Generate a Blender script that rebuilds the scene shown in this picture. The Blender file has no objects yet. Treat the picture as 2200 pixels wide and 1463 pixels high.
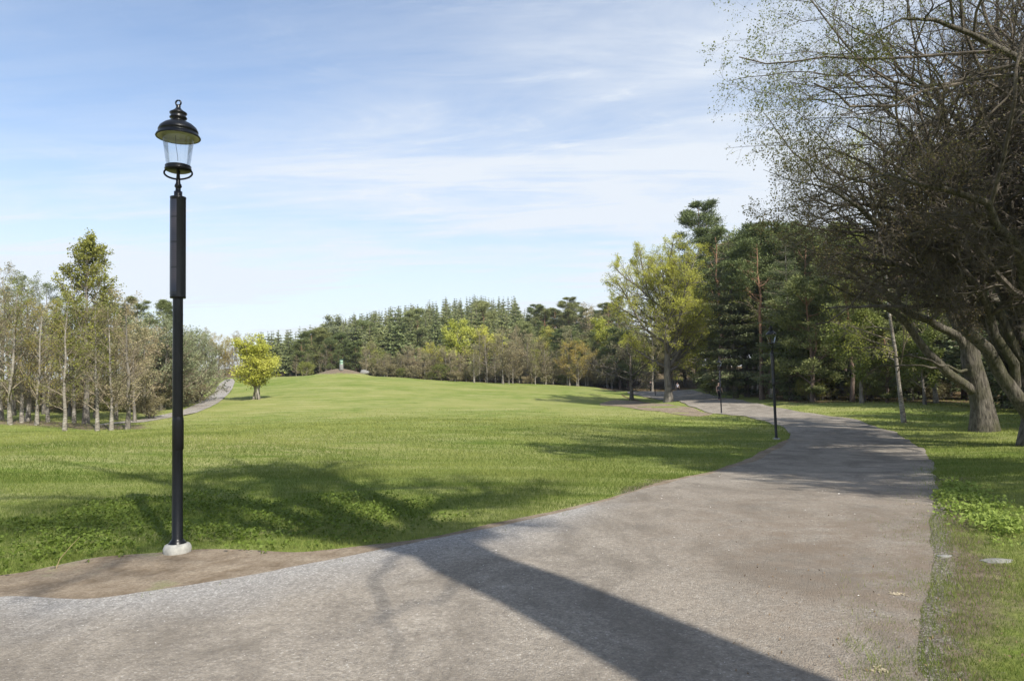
import bpy, math, random
import numpy as np
from mathutils import Vector, Matrix
from mathutils.geometry import delaunay_2d_cdt

R = math.radians
rng = np.random.default_rng(7)
C = bpy.context.scene.collection

# ------------------------------------------------------------------ camera
FPX, CX, CY, HY = 1498.0, 1100.0, 731.5, 815.0          # photograph pixels, 2200 x 1463
PITCH = math.atan((HY - CY) / FPX); ROLL = R(1.4)     # the photograph is tilted a little
CAM = np.array([0.0, 0.0, 1.6])
cd = bpy.data.cameras.new('camera'); cam = bpy.data.objects.new('camera', cd); C.objects.link(cam)
cam.location = CAM; cam.rotation_euler = (Matrix.Rotation(math.pi/2 + PITCH, 3, 'X') @ Matrix.Rotation(-ROLL, 3, 'Z')).to_euler()
cd.sensor_width = 36.0; cd.lens = 36.0*FPX/2200.0; cd.clip_start = 0.1; cd.clip_end = 3000
bpy.context.scene.camera = cam

# ------------------------------------------------------------------ sun, sky, exposure
SUN_EL = R(44); SX, SY = 0.55, -0.835                   # horizontal direction towards the sun
sd = bpy.data.lights.new('sun', 'SUN'); sun = bpy.data.objects.new('sun', sd); C.objects.link(sun)
sd.energy = 5.0; sd.angle = R(0.53); sd.color = (1.0, 0.95, 0.86)
sdir = Vector((SX*math.cos(SUN_EL), SY*math.cos(SUN_EL), math.sin(SUN_EL)))
sun.rotation_euler = sdir.to_track_quat('Z', 'Y').to_euler()
w = bpy.data.worlds.new("World"); bpy.context.scene.world = w; w.use_nodes = True
nt = w.node_tree; N = nt.nodes; L = nt.links; N.clear()
def nd(tree, typ, **kw):
    n = tree.nodes.new(typ)
    for k, v in kw.items(): setattr(n, k, v)
    return n
wo = nd(nt, 'ShaderNodeOutputWorld'); bg = nd(nt, 'ShaderNodeBackground')
sky = nd(nt, 'ShaderNodeTexSky', sky_type='NISHITA', sun_disc=False, sun_elevation=SUN_EL,
         sun_rotation=math.atan2(SX, SY), altitude=0, air_density=1.0, dust_density=0.35, ozone_density=2.6)
tc = nd(nt, 'ShaderNodeTexCoord'); sep = nd(nt, 'ShaderNodeSeparateXYZ'); L.new(tc.outputs['Generated'], sep.inputs[0])
def m(tree, op, a, b=None, c=None, clamp=False):
    n = tree.nodes.new('ShaderNodeMath'); n.operation = op; n.use_clamp = clamp
    for i, v in enumerate((a, b, c)):
        if v is None: continue
        if isinstance(v, (int, float)): n.inputs[i].default_value = v
        else: tree.links.new(v, n.inputs[i])
    return n.outputs[0]
zc = m(nt, 'MAXIMUM', m(nt, 'ADD', sep.outputs[2], 0.10), 0.05)
comb = nd(nt, 'ShaderNodeCombineXYZ')
L.new(m(nt, 'DIVIDE', sep.outputs[0], zc), comb.inputs[0]); L.new(m(nt, 'DIVIDE', sep.outputs[1], zc), comb.inputs[1])
def cloud(rot, sc, scale, lo, hi, detail=9, rough=0.6, dist=0.6, loc=(0, 0, 0)):
    mp = nd(nt, 'ShaderNodeMapping'); mp.inputs['Rotation'].default_value = (0, 0, rot); mp.inputs['Scale'].default_value = sc
    mp.inputs['Location'].default_value = loc
    L.new(comb.outputs[0], mp.inputs[0])
    no = nd(nt, 'ShaderNodeTexNoise'); no.inputs['Scale'].default_value = scale; no.inputs['Detail'].default_value = detail
    no.inputs['Roughness'].default_value = rough; no.inputs['Distortion'].default_value = dist
    L.new(mp.outputs[0], no.inputs['Vector'])
    mr = nd(nt, 'ShaderNodeMapRange', interpolation_type='SMOOTHSTEP'); mr.inputs[1].default_value = lo; mr.inputs[2].default_value = hi
    L.new(no.outputs[0], mr.inputs[0]); return mr.outputs[0]
streak = cloud(R(-28), (0.30, 1.5, 1), 1.6, 0.32, 0.70, detail=12, rough=0.68, dist=0.9, loc=(1.3, 0.4, 0))
veil = cloud(R(-20), (0.35, 0.75, 1), 0.55, 0.30, 0.66, detail=6, dist=0.2, loc=(0.6, 2.2, 0))
wisps = cloud(R(40), (0.5, 1.6, 1), 2.6, 0.50, 0.80, detail=12, rough=0.72, dist=1.8, loc=(3.0, 1.0, 0))
f = m(nt, 'ADD', m(nt, 'MULTIPLY', streak, m(nt, 'ADD', m(nt, 'MULTIPLY', veil, 0.50), 0.30)), m(nt, 'ADD', m(nt, 'MULTIPLY', veil, 0.85), 0.12))
f = m(nt, 'ADD', f, m(nt, 'MULTIPLY', wisps, 0.42))
clr = nd(nt, 'ShaderNodeMapRange', interpolation_type='SMOOTHSTEP'); clr.inputs[1].default_value = 0.30; clr.inputs[2].default_value = 0.56
clr.inputs[3].default_value = 1.0; clr.inputs[4].default_value = 0.30
L.new(m(nt, 'ADD', sep.outputs[2], m(nt, 'MULTIPLY', sep.outputs[0], -0.35)), clr.inputs[0])
f = m(nt, 'MINIMUM', m(nt, 'MULTIPLY', f, clr.outputs[0]), 0.92)
hz = nd(nt, 'ShaderNodeMapRange', interpolation_type='SMOOTHSTEP')      # milky air low in the sky
hz.inputs[1].default_value = 0.42; hz.inputs[2].default_value = 0.0; hz.inputs[3].default_value = 0.0; hz.inputs[4].default_value = 0.86
L.new(sep.outputs[2], hz.inputs[0])
f = m(nt, 'MAXIMUM', f, hz.outputs[0])
f = m(nt, 'MAXIMUM', f, 0.04)
mx = nd(nt, 'ShaderNodeMix', data_type='RGBA'); L.new(f, mx.inputs[0]); L.new(sky.outputs[0], mx.inputs[6]); mx.inputs[7].default_value = (4.4, 4.65, 4.95, 1)
L.new(mx.outputs[2], bg.inputs[0]); bg.inputs[1].default_value = 0.14; L.new(bg.outputs[0], wo.inputs[0])
sc = bpy.context.scene
sc.view_settings.view_transform = 'Standard'; sc.view_settings.look = 'None'; sc.view_settings.gamma = 1; sc.view_settings.exposure = 0.52
sc.cycles.max_bounces = 5; sc.cycles.diffuse_bounces = 3; sc.cycles.glossy_bounces = 2; sc.cycles.transmission_bounces = 5
sc.cycles.transparent_max_bounces = 8; sc.cycles.caustics_reflective = False; sc.cycles.caustics_refractive = False

# ------------------------------------------------------------------ projection and terrain
def ray(px, py):
    cp, sp = math.cos(PITCH), math.sin(PITCH)
    a, b = (px - CX), (CY - py); cr, sr = math.cos(ROLL), math.sin(ROLL); a, b = a*cr + b*sr, -a*sr + b*cr
    return np.array([a, FPX*cp - b*sp, FPX*sp + b*cp])
def at(px, py, Y):                       # point on the sight line at forward distance Y
    v = ray(px, py); return CAM + v*(Y/v[1])
CTRL = [(-4,-8,0),(4,-8,0),(0,0,0),(-3,3,0),(3,3,0),(-7,6,-.02),(7,7,0),(0,8,0),(-3,6.4,0),(14,8,.1),(-14,8,-.15),(30,0,.6),(-30,-5,-.3),(0,-30,0)]
for px, py, Y in [(1668,945,25.4),(1550,888,52),(1480,862,68),(1408,852,93),(1455,846,114),(2115,926,28.5),(2232,958,20.5),(1938,908,35),
                  (1700,862,58),(1520,832,100),(1900,868,48),(2190,880,45),(2400,850,60),(600,985,15.5),(0,985,14.5),(300,1000,14.5),(900,985,16.5),(1250,960,21),
                  (140,925,45),(20,905,48),(275,922,46),(-300,915,40),(600,920,33),(1000,905,36),(1350,905,42),(550,857,74),(700,832,88),(730,807,111),(620,809,114),
                  (850,811,117),(1000,822,117),(1250,831,114),(1340,843,96),(490,812,112),(450,862,76),(350,897,57),(60,880,65),(430,845,90),(900,860,72),(1150,868,72),
                  (1350,870,75),(1100,1000,14),(1500,1010,15),(1800,1000,16),(1950,1000,15)]:
    p = at(px, py, Y); CTRL.append(tuple(p))
for px, Y, z in [(0,140,2.0),(300,150,2.5),(620,145,2.5),(620,200,4.5),(750,150,3.2),(750,200,7.5),(850,200,10.),(950,150,3.0),(950,205,11),(950,255,16.5),(1100,150,2.6),(1100,205,10.5),(1100,255,17.5),
                 (1160,255,13),(1250,150,2.2),(1250,190,4.5),(1250,255,6),(1450,150,1.2),(1450,200,3),(1700,100,2.0),(1700,150,4.0),(2100,90,3.0),(2100,140,5.0),(2500,120,5)]:
    CTRL.append(((px-CX)/FPX*Y, Y, z))
for a in range(0, 360, 24): CTRL.append((420*math.sin(R(a)), 420*math.cos(R(a)), 5.0))
CTRL = np.array(CTRL); XY0, Z0 = CTRL[:, :2], CTRL[:, 2]
def kern(r): return np.sqrt(r*r + 9.0)
K = kern(np.linalg.norm(XY0[:, None] - XY0[None], axis=2))
A_ = np.block([[K - 0.12*np.eye(len(K)), np.ones((len(K), 1))], [np.ones((1, len(K))), np.zeros((1, 1))]])
sol = np.linalg.solve(A_, np.append(Z0, 0))
MND = at(734, 806, 113)
def H(x, y):
    x = np.asarray(x, float); y = np.asarray(y, float); sh = x.shape; x = x.ravel(); y = y.ravel(); out = np.empty(len(x))
    for i in range(0, len(x), 40000):
        X, Y = x[i:i+40000], y[i:i+40000]
        out[i:i+40000] = kern(np.hypot(X[:, None]-XY0[None, :, 0], Y[:, None]-XY0[None, :, 1])) @ sol[:-1] + sol[-1]
    rr = np.hypot((x-MND[0])/4.0, (y-MND[1])/3.0); out += 0.85*np.exp(-rr**4)+.35*np.exp(-(rr*1.6)**2)
    d = np.hypot(x, y)
    out += np.clip((d-9)/25, 0, 1)*(0.05*np.sin(x*0.55+1.3*np.sin(y*0.21))*np.sin(y*0.43+0.7) + 0.03*np.sin(x*1.3+y*0.9))
    return out.reshape(sh)
def ground(px, py):                      # where the sight line meets the ground
    v = ray(px, py); v = v/v[1]; Y = np.arange(1.5, 140, 0.05)
    P = CAM + v[None]*Y[:, None]; below = P[:, 2] <= H(P[:, 0], P[:, 1])
    i = int(np.argmax(below)) if below.any() else len(Y)-1
    return P[i]

# ------------------------------------------------------------------ object helpers
def tag(o, label=None, cat=None, group=None, kind=None):
    for k, v in (('label', label), ('category', cat), ('group', group), ('kind', kind)):
        if v: o[k] = v
    return o
def mk(name, parts, mats, parent=None, attrs=None, smooth=True, link=True):
    """parts: list of (V, F, material index); one mesh object."""
    if isinstance(parts, tuple): parts = [parts]
    if not isinstance(mats, (list, tuple)): mats = [mats]
    Vs, loops, starts, mis, off, ls = [], [], [], [], 0, 0
    for p in parts:
        V, F = np.asarray(p[0], float).reshape(-1, 3), np.asarray(p[1], int); mi = p[2] if len(p) > 2 else 0
        Vs.append(V); k = F.shape[1]; loops.append((F+off).ravel()); starts.append(ls + np.arange(len(F))*k)
        mis.append(np.full(len(F), mi)); off += len(V); ls += len(F)*k
    V = np.vstack(Vs); loops = np.concatenate(loops); starts = np.concatenate(starts); mis = np.concatenate(mis)
    me = bpy.data.meshes.new(name); me.vertices.add(len(V)); me.vertices.foreach_set('co', V.astype(np.float32).ravel())
    me.loops.add(len(loops)); me.loops.foreach_set('vertex_index', loops.astype(np.int32))
    me.polygons.add(len(starts)); me.polygons.foreach_set('loop_start', starts.astype(np.int32))
    me.polygons.foreach_set('material_index', mis.astype(np.int32))
    me.polygons.foreach_set('use_smooth', np.full(len(starts), smooth, bool))
    for a, arr in (attrs or {}).items():
        at_ = me.attributes.new(a, 'FLOAT', 'POINT'); at_.data.foreach_set('value', np.asarray(arr, np.float32))
    me.update(calc_edges=True); me.validate()
    for mt in mats: me.materials.append(mt)
    if not link: return me
    o = bpy.data.objects.new(name, me); C.objects.link(o)
    if parent is not None: o.parent = parent
    return o
def empty(name, loc, label, cat, group=None, rz=0.0, scale=(1, 1, 1)):
    o = bpy.data.objects.new(name, None); C.objects.link(o); o.location = loc; o.rotation_euler = (0, 0, rz); o.scale = scale
    o.empty_display_size = 0.2
    return tag(o, label, cat, group)
def lathe(prof, k=32, c=(0, 0)):
    prof = np.array(prof, float); n = len(prof); a = np.arange(k)*2*math.pi/k
    V = np.stack([c[0]+prof[:, None, 0]*np.cos(a), c[1]+prof[:, None, 0]*np.sin(a), np.repeat(prof[:, 1:2], k, 1)], 2).reshape(-1, 3)
    i = np.arange(n-1)[:, None]*k; j = np.arange(k)[None]; j2 = (j+1) % k
    return V, np.stack([i+j, i+j2, i+k+j2, i+k+j], 2).reshape(-1, 4)
def norm(v): return v/np.maximum(np.linalg.norm(v, axis=-1, keepdims=True), 1e-9)
def tubes(P, Rr, k):
    """P (B,n,3) centre lines, Rr (B,n) radii -> quads."""
    B, n, _ = P.shape; T = norm(np.gradient(P, axis=1)); D = norm(P[:, -1]-P[:, 0])
    ref = np.zeros((B, 3)); ref[np.arange(B), np.argmin(np.abs(D), 1)] = 1
    U = norm(np.cross(T, ref[:, None, :])); W = np.cross(T, U); a = np.arange(k)*2*math.pi/k
    V = P[:, :, None, :] + Rr[:, :, None, None]*(U[:, :, None, :]*np.cos(a)[None, None, :, None] + W[:, :, None, :]*np.sin(a)[None, None, :, None])
    b = (np.arange(B)*n*k)[:, None, None]; i = (np.arange(n-1)*k)[None, :, None]; j = np.arange(k)[None, None]; j2 = (j+1) % k
    F = np.stack([b+i+j, b+i+j2, b+i+k+j2, b+i+k+j], 3).reshape(-1, 4)
    return V.reshape(-1, 3), F
def tube1(pts, r, k=10):
    pts = np.array(pts, float); r = np.full(len(pts), r) if np.isscalar(r) else np.array(r, float)
    return tubes(pts[None], r[None], k)
def box(c, s, rz=0.0):
    x, y, z = np.array(s)/2; V = np.array([[-x,-y,-z],[x,-y,-z],[x,y,-z],[-x,y,-z],[-x,-y,z],[x,-y,z],[x,y,z],[-x,y,z]])
    ca, sa = math.cos(rz), math.sin(rz); V = V @ np.array([[ca, sa, 0], [-sa, ca, 0], [0, 0, 1]]) + np.array(c)
    return V, np.array([[0,3,2,1],[4,5,6,7],[0,1,5,4],[1,2,6,5],[2,3,7,6],[3,0,4,7]])

# ------------------------------------------------------------------ materials
def newmat(name):
    mt = bpy.data.materials.new(name); mt.use_nodes = True; t = mt.node_tree; t.nodes.clear()
    out = t.nodes.new('ShaderNodeOutputMaterial'); return mt, t, out
def noise(t, scale, detail=4, rough=0.55, vec=None, dist=0.0, mapscale=None, coord='Object'):
    no = t.nodes.new('ShaderNodeTexNoise'); no.inputs['Scale'].default_value = scale; no.inputs['Detail'].default_value = detail
    no.inputs['Roughness'].default_value = rough; no.inputs['Distortion'].default_value = dist
    if vec is None:
        tc = t.nodes.new('ShaderNodeTexCoord'); vec = tc.outputs[coord]
    if mapscale:
        mp = t.nodes.new('ShaderNodeMapping'); mp.inputs['Scale'].default_value = mapscale; t.links.new(vec, mp.inputs[0]); vec = mp.outputs[0]
    t.links.new(vec, no.inputs['Vector']); return no.outputs[0]
def ramp(t, fac, stops):
    r = t.nodes.new('ShaderNodeValToRGB'); e = r.color_ramp.elements
    while len(e) < len(stops): e.new(0.5)
    for el, (p, c) in zip(e, stops): el.position = p; el.color = (*c, 1) if len(c) == 3 else c
    t.links.new(fac, r.inputs[0]); return r.outputs[0]
def mix(t, fac, a, b, blend='MIX'):
    n = t.nodes.new('ShaderNodeMix'); n.data_type = 'RGBA'; n.blend_type = blend
    for i, v in ((0, fac), (6, a), (7, b)):
        if isinstance(v, (int, float)): n.inputs[i].default_value = v
        elif isinstance(v, tuple): n.inputs[i].default_value = (*v, 1) if len(v) == 3 else v
        else: t.links.new(v, n.inputs[i])
    return n.outputs[2]
def bsdf(t, out, col, rough=0.7, metal=0.0, spec=0.3, bump=None, bstr=0.3, bdist=0.02):
    p = t.nodes.new('ShaderNodeBsdfPrincipled')
    if isinstance(col, tuple): p.inputs['Base Color'].default_value = (*col, 1)
    else: t.links.new(col, p.inputs['Base Color'])
    if isinstance(rough, (int, float)): p.inputs['Roughness'].default_value = rough
    else: t.links.new(rough, p.inputs['Roughness'])
    p.inputs['Metallic'].default_value = metal; p.inputs['Specular IOR Level'].default_value = spec
    if bump is not None:
        b = t.nodes.new('ShaderNodeBump'); b.inputs['Strength'].default_value = bstr; b.inputs['Distance'].default_value = bdist
        t.links.new(bump, b.inputs['Height']); t.links.new(b.outputs[0], p.inputs['Normal'])
    if out is not None: t.links.new(p.outputs[0], out.inputs[0])
    return p
def plain(name, col, rough=0.6, metal=0.0, spec=0.4, vary=0.15, scale=12, bump=0.1):
    mt, t, out = newmat(name); n_ = noise(t, scale, 5)
    c = ramp(t, n_, [(0.3, tuple(v*(1-vary) for v in col)), (0.7, tuple(min(1, v*(1+vary)) for v in col))])
    bsdf(t, out, c, rough, metal, spec, n_, bump, 0.01); return mt
def leafmat(name, c1, c2, trans=0.35, hue=0.02, val=0.25, rough=0.6):
    mt, t, out = newmat(name); a = t.nodes.new('ShaderNodeAttribute'); a.attribute_name = 'var'
    oi = t.nodes.new('ShaderNodeObjectInfo'); col = mix(t, a.outputs['Fac'], c1, c2)
    hs = t.nodes.new('ShaderNodeHueSaturation'); t.links.new(col, hs.inputs['Color'])
    t.links.new(m(t, 'ADD', m(t, 'MULTIPLY', oi.outputs['Random'], 2*hue), 0.5-hue), hs.inputs['Hue'])
    t.links.new(m(t, 'ADD', m(t, 'MULTIPLY', oi.outputs['Random'], -2*val), 1+val), hs.inputs['Value'])
    p = bsdf(t, None, hs.outputs[0], rough, spec=0.2); tr = t.nodes.new('ShaderNodeBsdfTranslucent'); t.links.new(hs.outputs[0], tr.inputs[0])
    mx = t.nodes.new('ShaderNodeMixShader'); mx.inputs[0].default_value = trans
    t.links.new(p.outputs[0], mx.inputs[1]); t.links.new(tr.outputs[0], mx.inputs[2]); t.links.new(mx.outputs[0], out.inputs[0]); return mt
def barkmat(name, c1, c2, moss=None, scale=9.0, stretch=0.18):
    mt, t, out = newmat(name); n1 = noise(t, scale, 8, 0.65, mapscale=(1, 1, stretch), dist=0.4); n2 = noise(t, 1.3, 5, 0.6)
    c = ramp(t, n1, [(0.32, c1), (0.66, c2)])
    if moss: c = mix(t, m(t, 'MULTIPLY', ramp(t, n2, [(0.45, (0, 0, 0)), (0.68, (1, 1, 1))]), 0.7), c, moss)
    bsdf(t, out, c, 0.9, spec=0.15, bump=n1, bstr=1.0, bdist=0.07); return mt
def birchmat():
    mt, t, out = newmat('birch_bark'); n1 = noise(t, 5, 6, 0.7, mapscale=(1, 1, 5)); n2 = noise(t, 1.6, 4, 0.6)
    c = ramp(t, n1, [(0.38, (0.05, 0.045, 0.04)), (0.49, (0.27, 0.245, 0.205)), (0.75, (0.56, 0.53, 0.46))])
    c = mix(t, ramp(t, n2, [(0.42, (0, 0, 0)), (0.62, (0.85, 0.85, 0.85))]), c, (0.15, 0.125, 0.10)); bsdf(t, out, c, 0.75, spec=0.2, bump=n1, bstr=0.3); return mt
def pinemat():
    mt, t, out = newmat('pine_bark'); n1 = noise(t, 7, 8, 0.7, mapscale=(1, 1, 0.3))
    tc = t.nodes.new('ShaderNodeTexCoord'); s = t.nodes.new('ShaderNodeSeparateXYZ'); t.links.new(tc.outputs['Object'], s.inputs[0])
    h = t.nodes.new('ShaderNodeMapRange'); h.inputs[1].default_value = 3.0; h.inputs[2].default_value = 8.0; t.links.new(s.outputs[2], h.inputs[0])
    lo = ramp(t, n1, [(0.3, (0.07, 0.05, 0.04)), (0.7, (0.20, 0.15, 0.12))]); hi = ramp(t, n1, [(0.3, (0.15, 0.085, 0.05)), (0.7, (0.32, 0.19, 0.12))])
    bsdf(t, out, mix(t, h.outputs[0], lo, hi), 0.85, spec=0.15, bump=n1, bstr=0.6); return mt
M = {}
M['oak'] = barkmat('oak_bark', (0.030, 0.026, 0.022), (0.185, 0.165, 0.135), moss=(0.055, 0.058, 0.02), scale=14)
M['oaktwig'] = barkmat('oak_twig_bark', (0.045, 0.038, 0.031), (0.19, 0.162, 0.13), scale=4, stretch=1)
M['grey'] = barkmat('grey_bark', (0.09, 0.08, 0.068), (0.24, 0.215, 0.18), scale=7)
M['twig'] = barkmat('brown_twig_bark', (0.13, 0.105, 0.075), (0.27, 0.23, 0.165), scale=3, stretch=1)
M['birch'] = birchmat(); M['pine'] = pinemat()
M['l_oak'] = leafmat('oak_bud_leaves', (0.15, 0.12, 0.055), (0.17, 0.21, 0.06), 0.4, val=0.1)
M['l_oakgreen'] = leafmat('oak_young_leaves', (0.14, 0.17, 0.045), (0.20, 0.24, 0.07), 0.4, val=0.1)
M['l_maple'] = leafmat('fresh_maple_leaves', (0.29, 0.31, 0.045), (0.48, 0.50, 0.10), 0.45)
M['l_lime'] = leafmat('lime_green_leaves', (0.40, 0.42, 0.06), (0.60, 0.60, 0.14), 0.4, val=0.12)
M['l_brown'] = leafmat('brown_bud_haze', (0.25, 0.21, 0.11), (0.38, 0.345, 0.19), 0.3)
M['l_yellow'] = leafmat('yellow_green_buds', (0.28, 0.29, 0.06), (0.42, 0.42, 0.11), 0.4)
M['l_orange'] = leafmat('orange_buds', (0.34, 0.28, 0.06), (0.47, 0.39, 0.10), 0.4)
M['l_willow'] = leafmat('grey_green_willow_leaves', (0.20, 0.225, 0.12), (0.30, 0.33, 0.185), 0.35)
M['l_poplar'] = leafmat('poplar_leaves', (0.16, 0.17, 0.035), (0.33, 0.34, 0.08), 0.4)
M['l_spruce'] = leafmat('spruce_needles', (0.070, 0.092, 0.040), (0.185, 0.215, 0.100), 0.15, val=0.25)
M['l_farcon'] = leafmat('far_conifer_needles', (0.125, 0.155, 0.055), (0.29, 0.32, 0.13), 0.15, val=0.22)
M['l_dim'] = leafmat('dull_green_leaves', (0.17, 0.19, 0.04), (0.29, 0.31, 0.085), 0.35)
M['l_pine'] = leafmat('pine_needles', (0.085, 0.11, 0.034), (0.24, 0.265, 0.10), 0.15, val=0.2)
M['l_weed'] = leafmat('weed_leaves', (0.075, 0.125, 0.018), (0.14, 0.215, 0.038), 0.35, val=0.05)
M['l_weed2'] = leafmat('bright_weed_leaves', (0.16, 0.23, 0.04), (0.30, 0.38, 0.09), 0.35, val=0.05)
M['grass'] = leafmat('grass_blades', (0.095, 0.148, 0.022), (0.31, 0.335, 0.095), 0.42, hue=0, val=0)
M['black'] = plain('black_painted_metal', (0.005, 0.0055, 0.007), 0.33, 0, 0.35, 0.2, 20, 0.02)
M['concrete'] = plain('concrete', (0.36, 0.35, 0.315), 0.9, vary=0.25, scale=18, bump=0.4)
M['hoodin'] = plain('cream_enamel', (0.42, 0.42, 0.27), 0.5, vary=0.12)
M['greenpaint'] = plain('pale_green_paint', (0.42, 0.58, 0.46), 0.6, vary=0.12)
M['darkgreen'] = plain('dark_green_paint', (0.06, 0.12, 0.09), 0.6)
M['rock'] = plain('grey_rock', (0.20, 0.195, 0.18), 0.9, vary=0.35, scale=9, bump=0.7)
M['chip'] = plain('pale_wood', (0.42, 0.35, 0.24), 0.8, vary=0.25)
M['bole'] = plain('dead_stalk', (0.34, 0.26, 0.14), 0.8)
M['skin'] = plain('skin', (0.55, 0.34, 0.25), 0.5, vary=0.05); M['skin_dark'] = plain('tanned_skin', (0.30, 0.19, 0.14), 0.5, vary=0.05)
M['blond'] = plain('blond_hair', (0.62, 0.50, 0.30), 0.5, vary=0.2); M['darkhair'] = plain('dark_hair', (0.03, 0.025, 0.02), 0.5)
M['greytop'] = plain('dark_grey_cloth', (0.045, 0.045, 0.055), 0.9); M['blackcloth'] = plain('black_cloth', (0.012, 0.012, 0.015), 0.9)
M['whitecloth'] = plain('white_cloth', (0.62, 0.64, 0.70), 0.9, vary=0.06); M['shoe'] = plain('pink_shoe', (0.45, 0.22, 0.20), 0.7)
def glassmat():
    mt, t, out = newmat('clear_glass'); tr = t.nodes.new('ShaderNodeBsdfTransparent'); tr.inputs[0].default_value = (0.93, 0.95, 0.96, 1)
    gl = t.nodes.new('ShaderNodeBsdfGlossy'); gl.inputs['Roughness'].default_value = 0.03
    lw = t.nodes.new('ShaderNodeLayerWeight'); lw.inputs[0].default_value = 0.25; mx = t.nodes.new('ShaderNodeMixShader')
    t.links.new(m(t, 'ADD', m(t, 'MULTIPLY', lw.outputs['Fresnel'], 0.55), 0.03), mx.inputs[0]); t.links.new(tr.outputs[0], mx.inputs[1]); t.links.new(gl.outputs[0], mx.inputs[2])
    t.links.new(mx.outputs[0], out.inputs[0]); return mt
M['glass'] = glassmat()
def solarmat():
    mt, t, out = newmat('solar_cells'); tc = t.nodes.new('ShaderNodeTexCoord'); s = t.nodes.new('ShaderNodeSeparateXYZ'); t.links.new(tc.outputs['Object'], s.inputs[0])
    ang = m(t, 'MULTIPLY', m(t, 'ARCTAN2', s.outputs[1], s.outputs[0]), 6.5)
    g1 = m(t, 'LESS_THAN', m(t, 'FRACT', ang), 0.16); g2 = m(t, 'LESS_THAN', m(t, 'FRACT', m(t, 'MULTIPLY', s.outputs[2], 55)), 0.18)
    blk = m(t, 'FRACT', m(t, 'MULTIPLY', m(t, 'SUBTRACT', s.outputs[2], 0.27), 4.0)); band = m(t, 'LESS_THAN', blk, 0.07)
    cells = noise(t, 3.0, 1, mapscale=(0.1, 0.1, 1)); c0 = ramp(t, cells, [(0.42, (0.018, 0.024, 0.050)), (0.52, (0.055, 0.048, 0.062))])
    c = mix(t, m(t, 'MAXIMUM', g1, g2), c0, (0.012, 0.012, 0.015)); c = mix(t, band, c, (0.01, 0.01, 0.012))
    bsdf(t, out, c, 0.3, spec=0.5); return mt
M['solar'] = solarmat()

# ground: meadow grass, soil under trees and leaf litter from attributes baked by distance to the paths
def groundmat():
    mt, t, out = newmat('meadow'); tc = t.nodes.new('ShaderNodeTexCoord'); v = tc.outputs['Object']
    big = noise(t, 0.10, 4, 0.6, v); mid = noise(t, 0.55, 5, 0.65, v, mapscale=(1, 1.6, 1)); fine = noise(t, 7.0, 8, 0.75, v); streaks = noise(t, 0.5, 6, 0.7, v, mapscale=(0.25, 1.8, 1), dist=.6)
    g = ramp(t, mid, [(0.30, (0.095, 0.150, 0.022)), (0.50, (0.165, 0.215, 0.042)), (0.70, (0.265, 0.275, 0.085))])
    g = mix(t, ramp(t, big, [(0.44, (0, 0, 0)), (0.58, (0.75, 0.75, 0.75))]), g, (0.27, 0.275, 0.09))
    g = mix(t, ramp(t, streaks, [(0.47, (0, 0, 0)), (0.64, (0.7, 0.7, 0.7))]), g, (0.34, 0.33, 0.145))
    g = mix(t, ramp(t, fine, [(0.30, (0.6, 0.6, 0.6)), (0.6, (0, 0, 0))]), g, (0.07, 0.105, 0.018))
    def att(n):
        a = t.nodes.new('ShaderNodeAttribute'); a.attribute_name = n; return a.outputs['Fac']
    dry = m(t, 'MULTIPLY', att('dry'), ramp(t, noise(t, 1.4, 6, 0.7, v, mapscale=(0.5, 1.4, 1)), [(0.40, (0, 0, 0)), (0.60, (1, 1, 1))]))
    g = mix(t, dry, g, (0.36, 0.32, 0.155))
    soilc = ramp(t, fine, [(0.3, (0.10, 0.075, 0.05)), (0.7, (0.25, 0.20, 0.145))])
    sf = m(t, 'ADD', m(t, 'MULTIPLY', att('soil'), 1.6), m(t, 'SUBTRACT', m(t, 'MULTIPLY', noise(t, 1.7, 7, 0.7, v), 1.2), 1.0), clamp=True)
    sf = ramp(t, sf, [(0.15, (0, 0, 0)), (0.45, (1, 1, 1))]); g = mix(t, sf, g, soilc)
    vg = t.nodes.new('ShaderNodeTexVoronoi'); vg.inputs['Scale'].default_value = 70; t.links.new(v, vg.inputs['Vector']); vgs = t.nodes.new('ShaderNodeSeparateColor'); t.links.new(vg.outputs['Color'], vgs.inputs[0])
    gf_ = ramp(t, m(t, 'ADD', att('grit'), m(t, 'MULTIPLY', m(t, 'SUBTRACT', noise(t, 6.0, 8, 0.8, v), 0.5), 1.5)), [(0.30, (0, 0, 0)), (0.55, (1, 1, 1))])
    g = mix(t, gf_, g, ramp(t, vgs.outputs[0], [(0, (.10, .085, .07)), (.6, (.20, .175, .145)), (1, (.34, .31, .27))]))
    lit = ramp(t, noise(t, 1.1, 8, 0.75, v), [(0.38, (0.05, 0.055, 0.018)), (0.52, (0.12, 0.085, 0.05)), (0.68, (0.24, 0.165, 0.10))])
    lf = ramp(t, m(t, 'ADD', att('litter'), m(t, 'MULTIPLY', m(t, 'SUBTRACT', noise(t, 0.5, 6, 0.65, v), 0.5), 0.9)), [(0.45, (0, 0, 0)), (0.6, (1, 1, 1))])
    g = mix(t, lf, g, lit)
    bsdf(t, out, g, 0.95, spec=0.05, bump=fine, bstr=0.8, bdist=0.06); return mt
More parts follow.
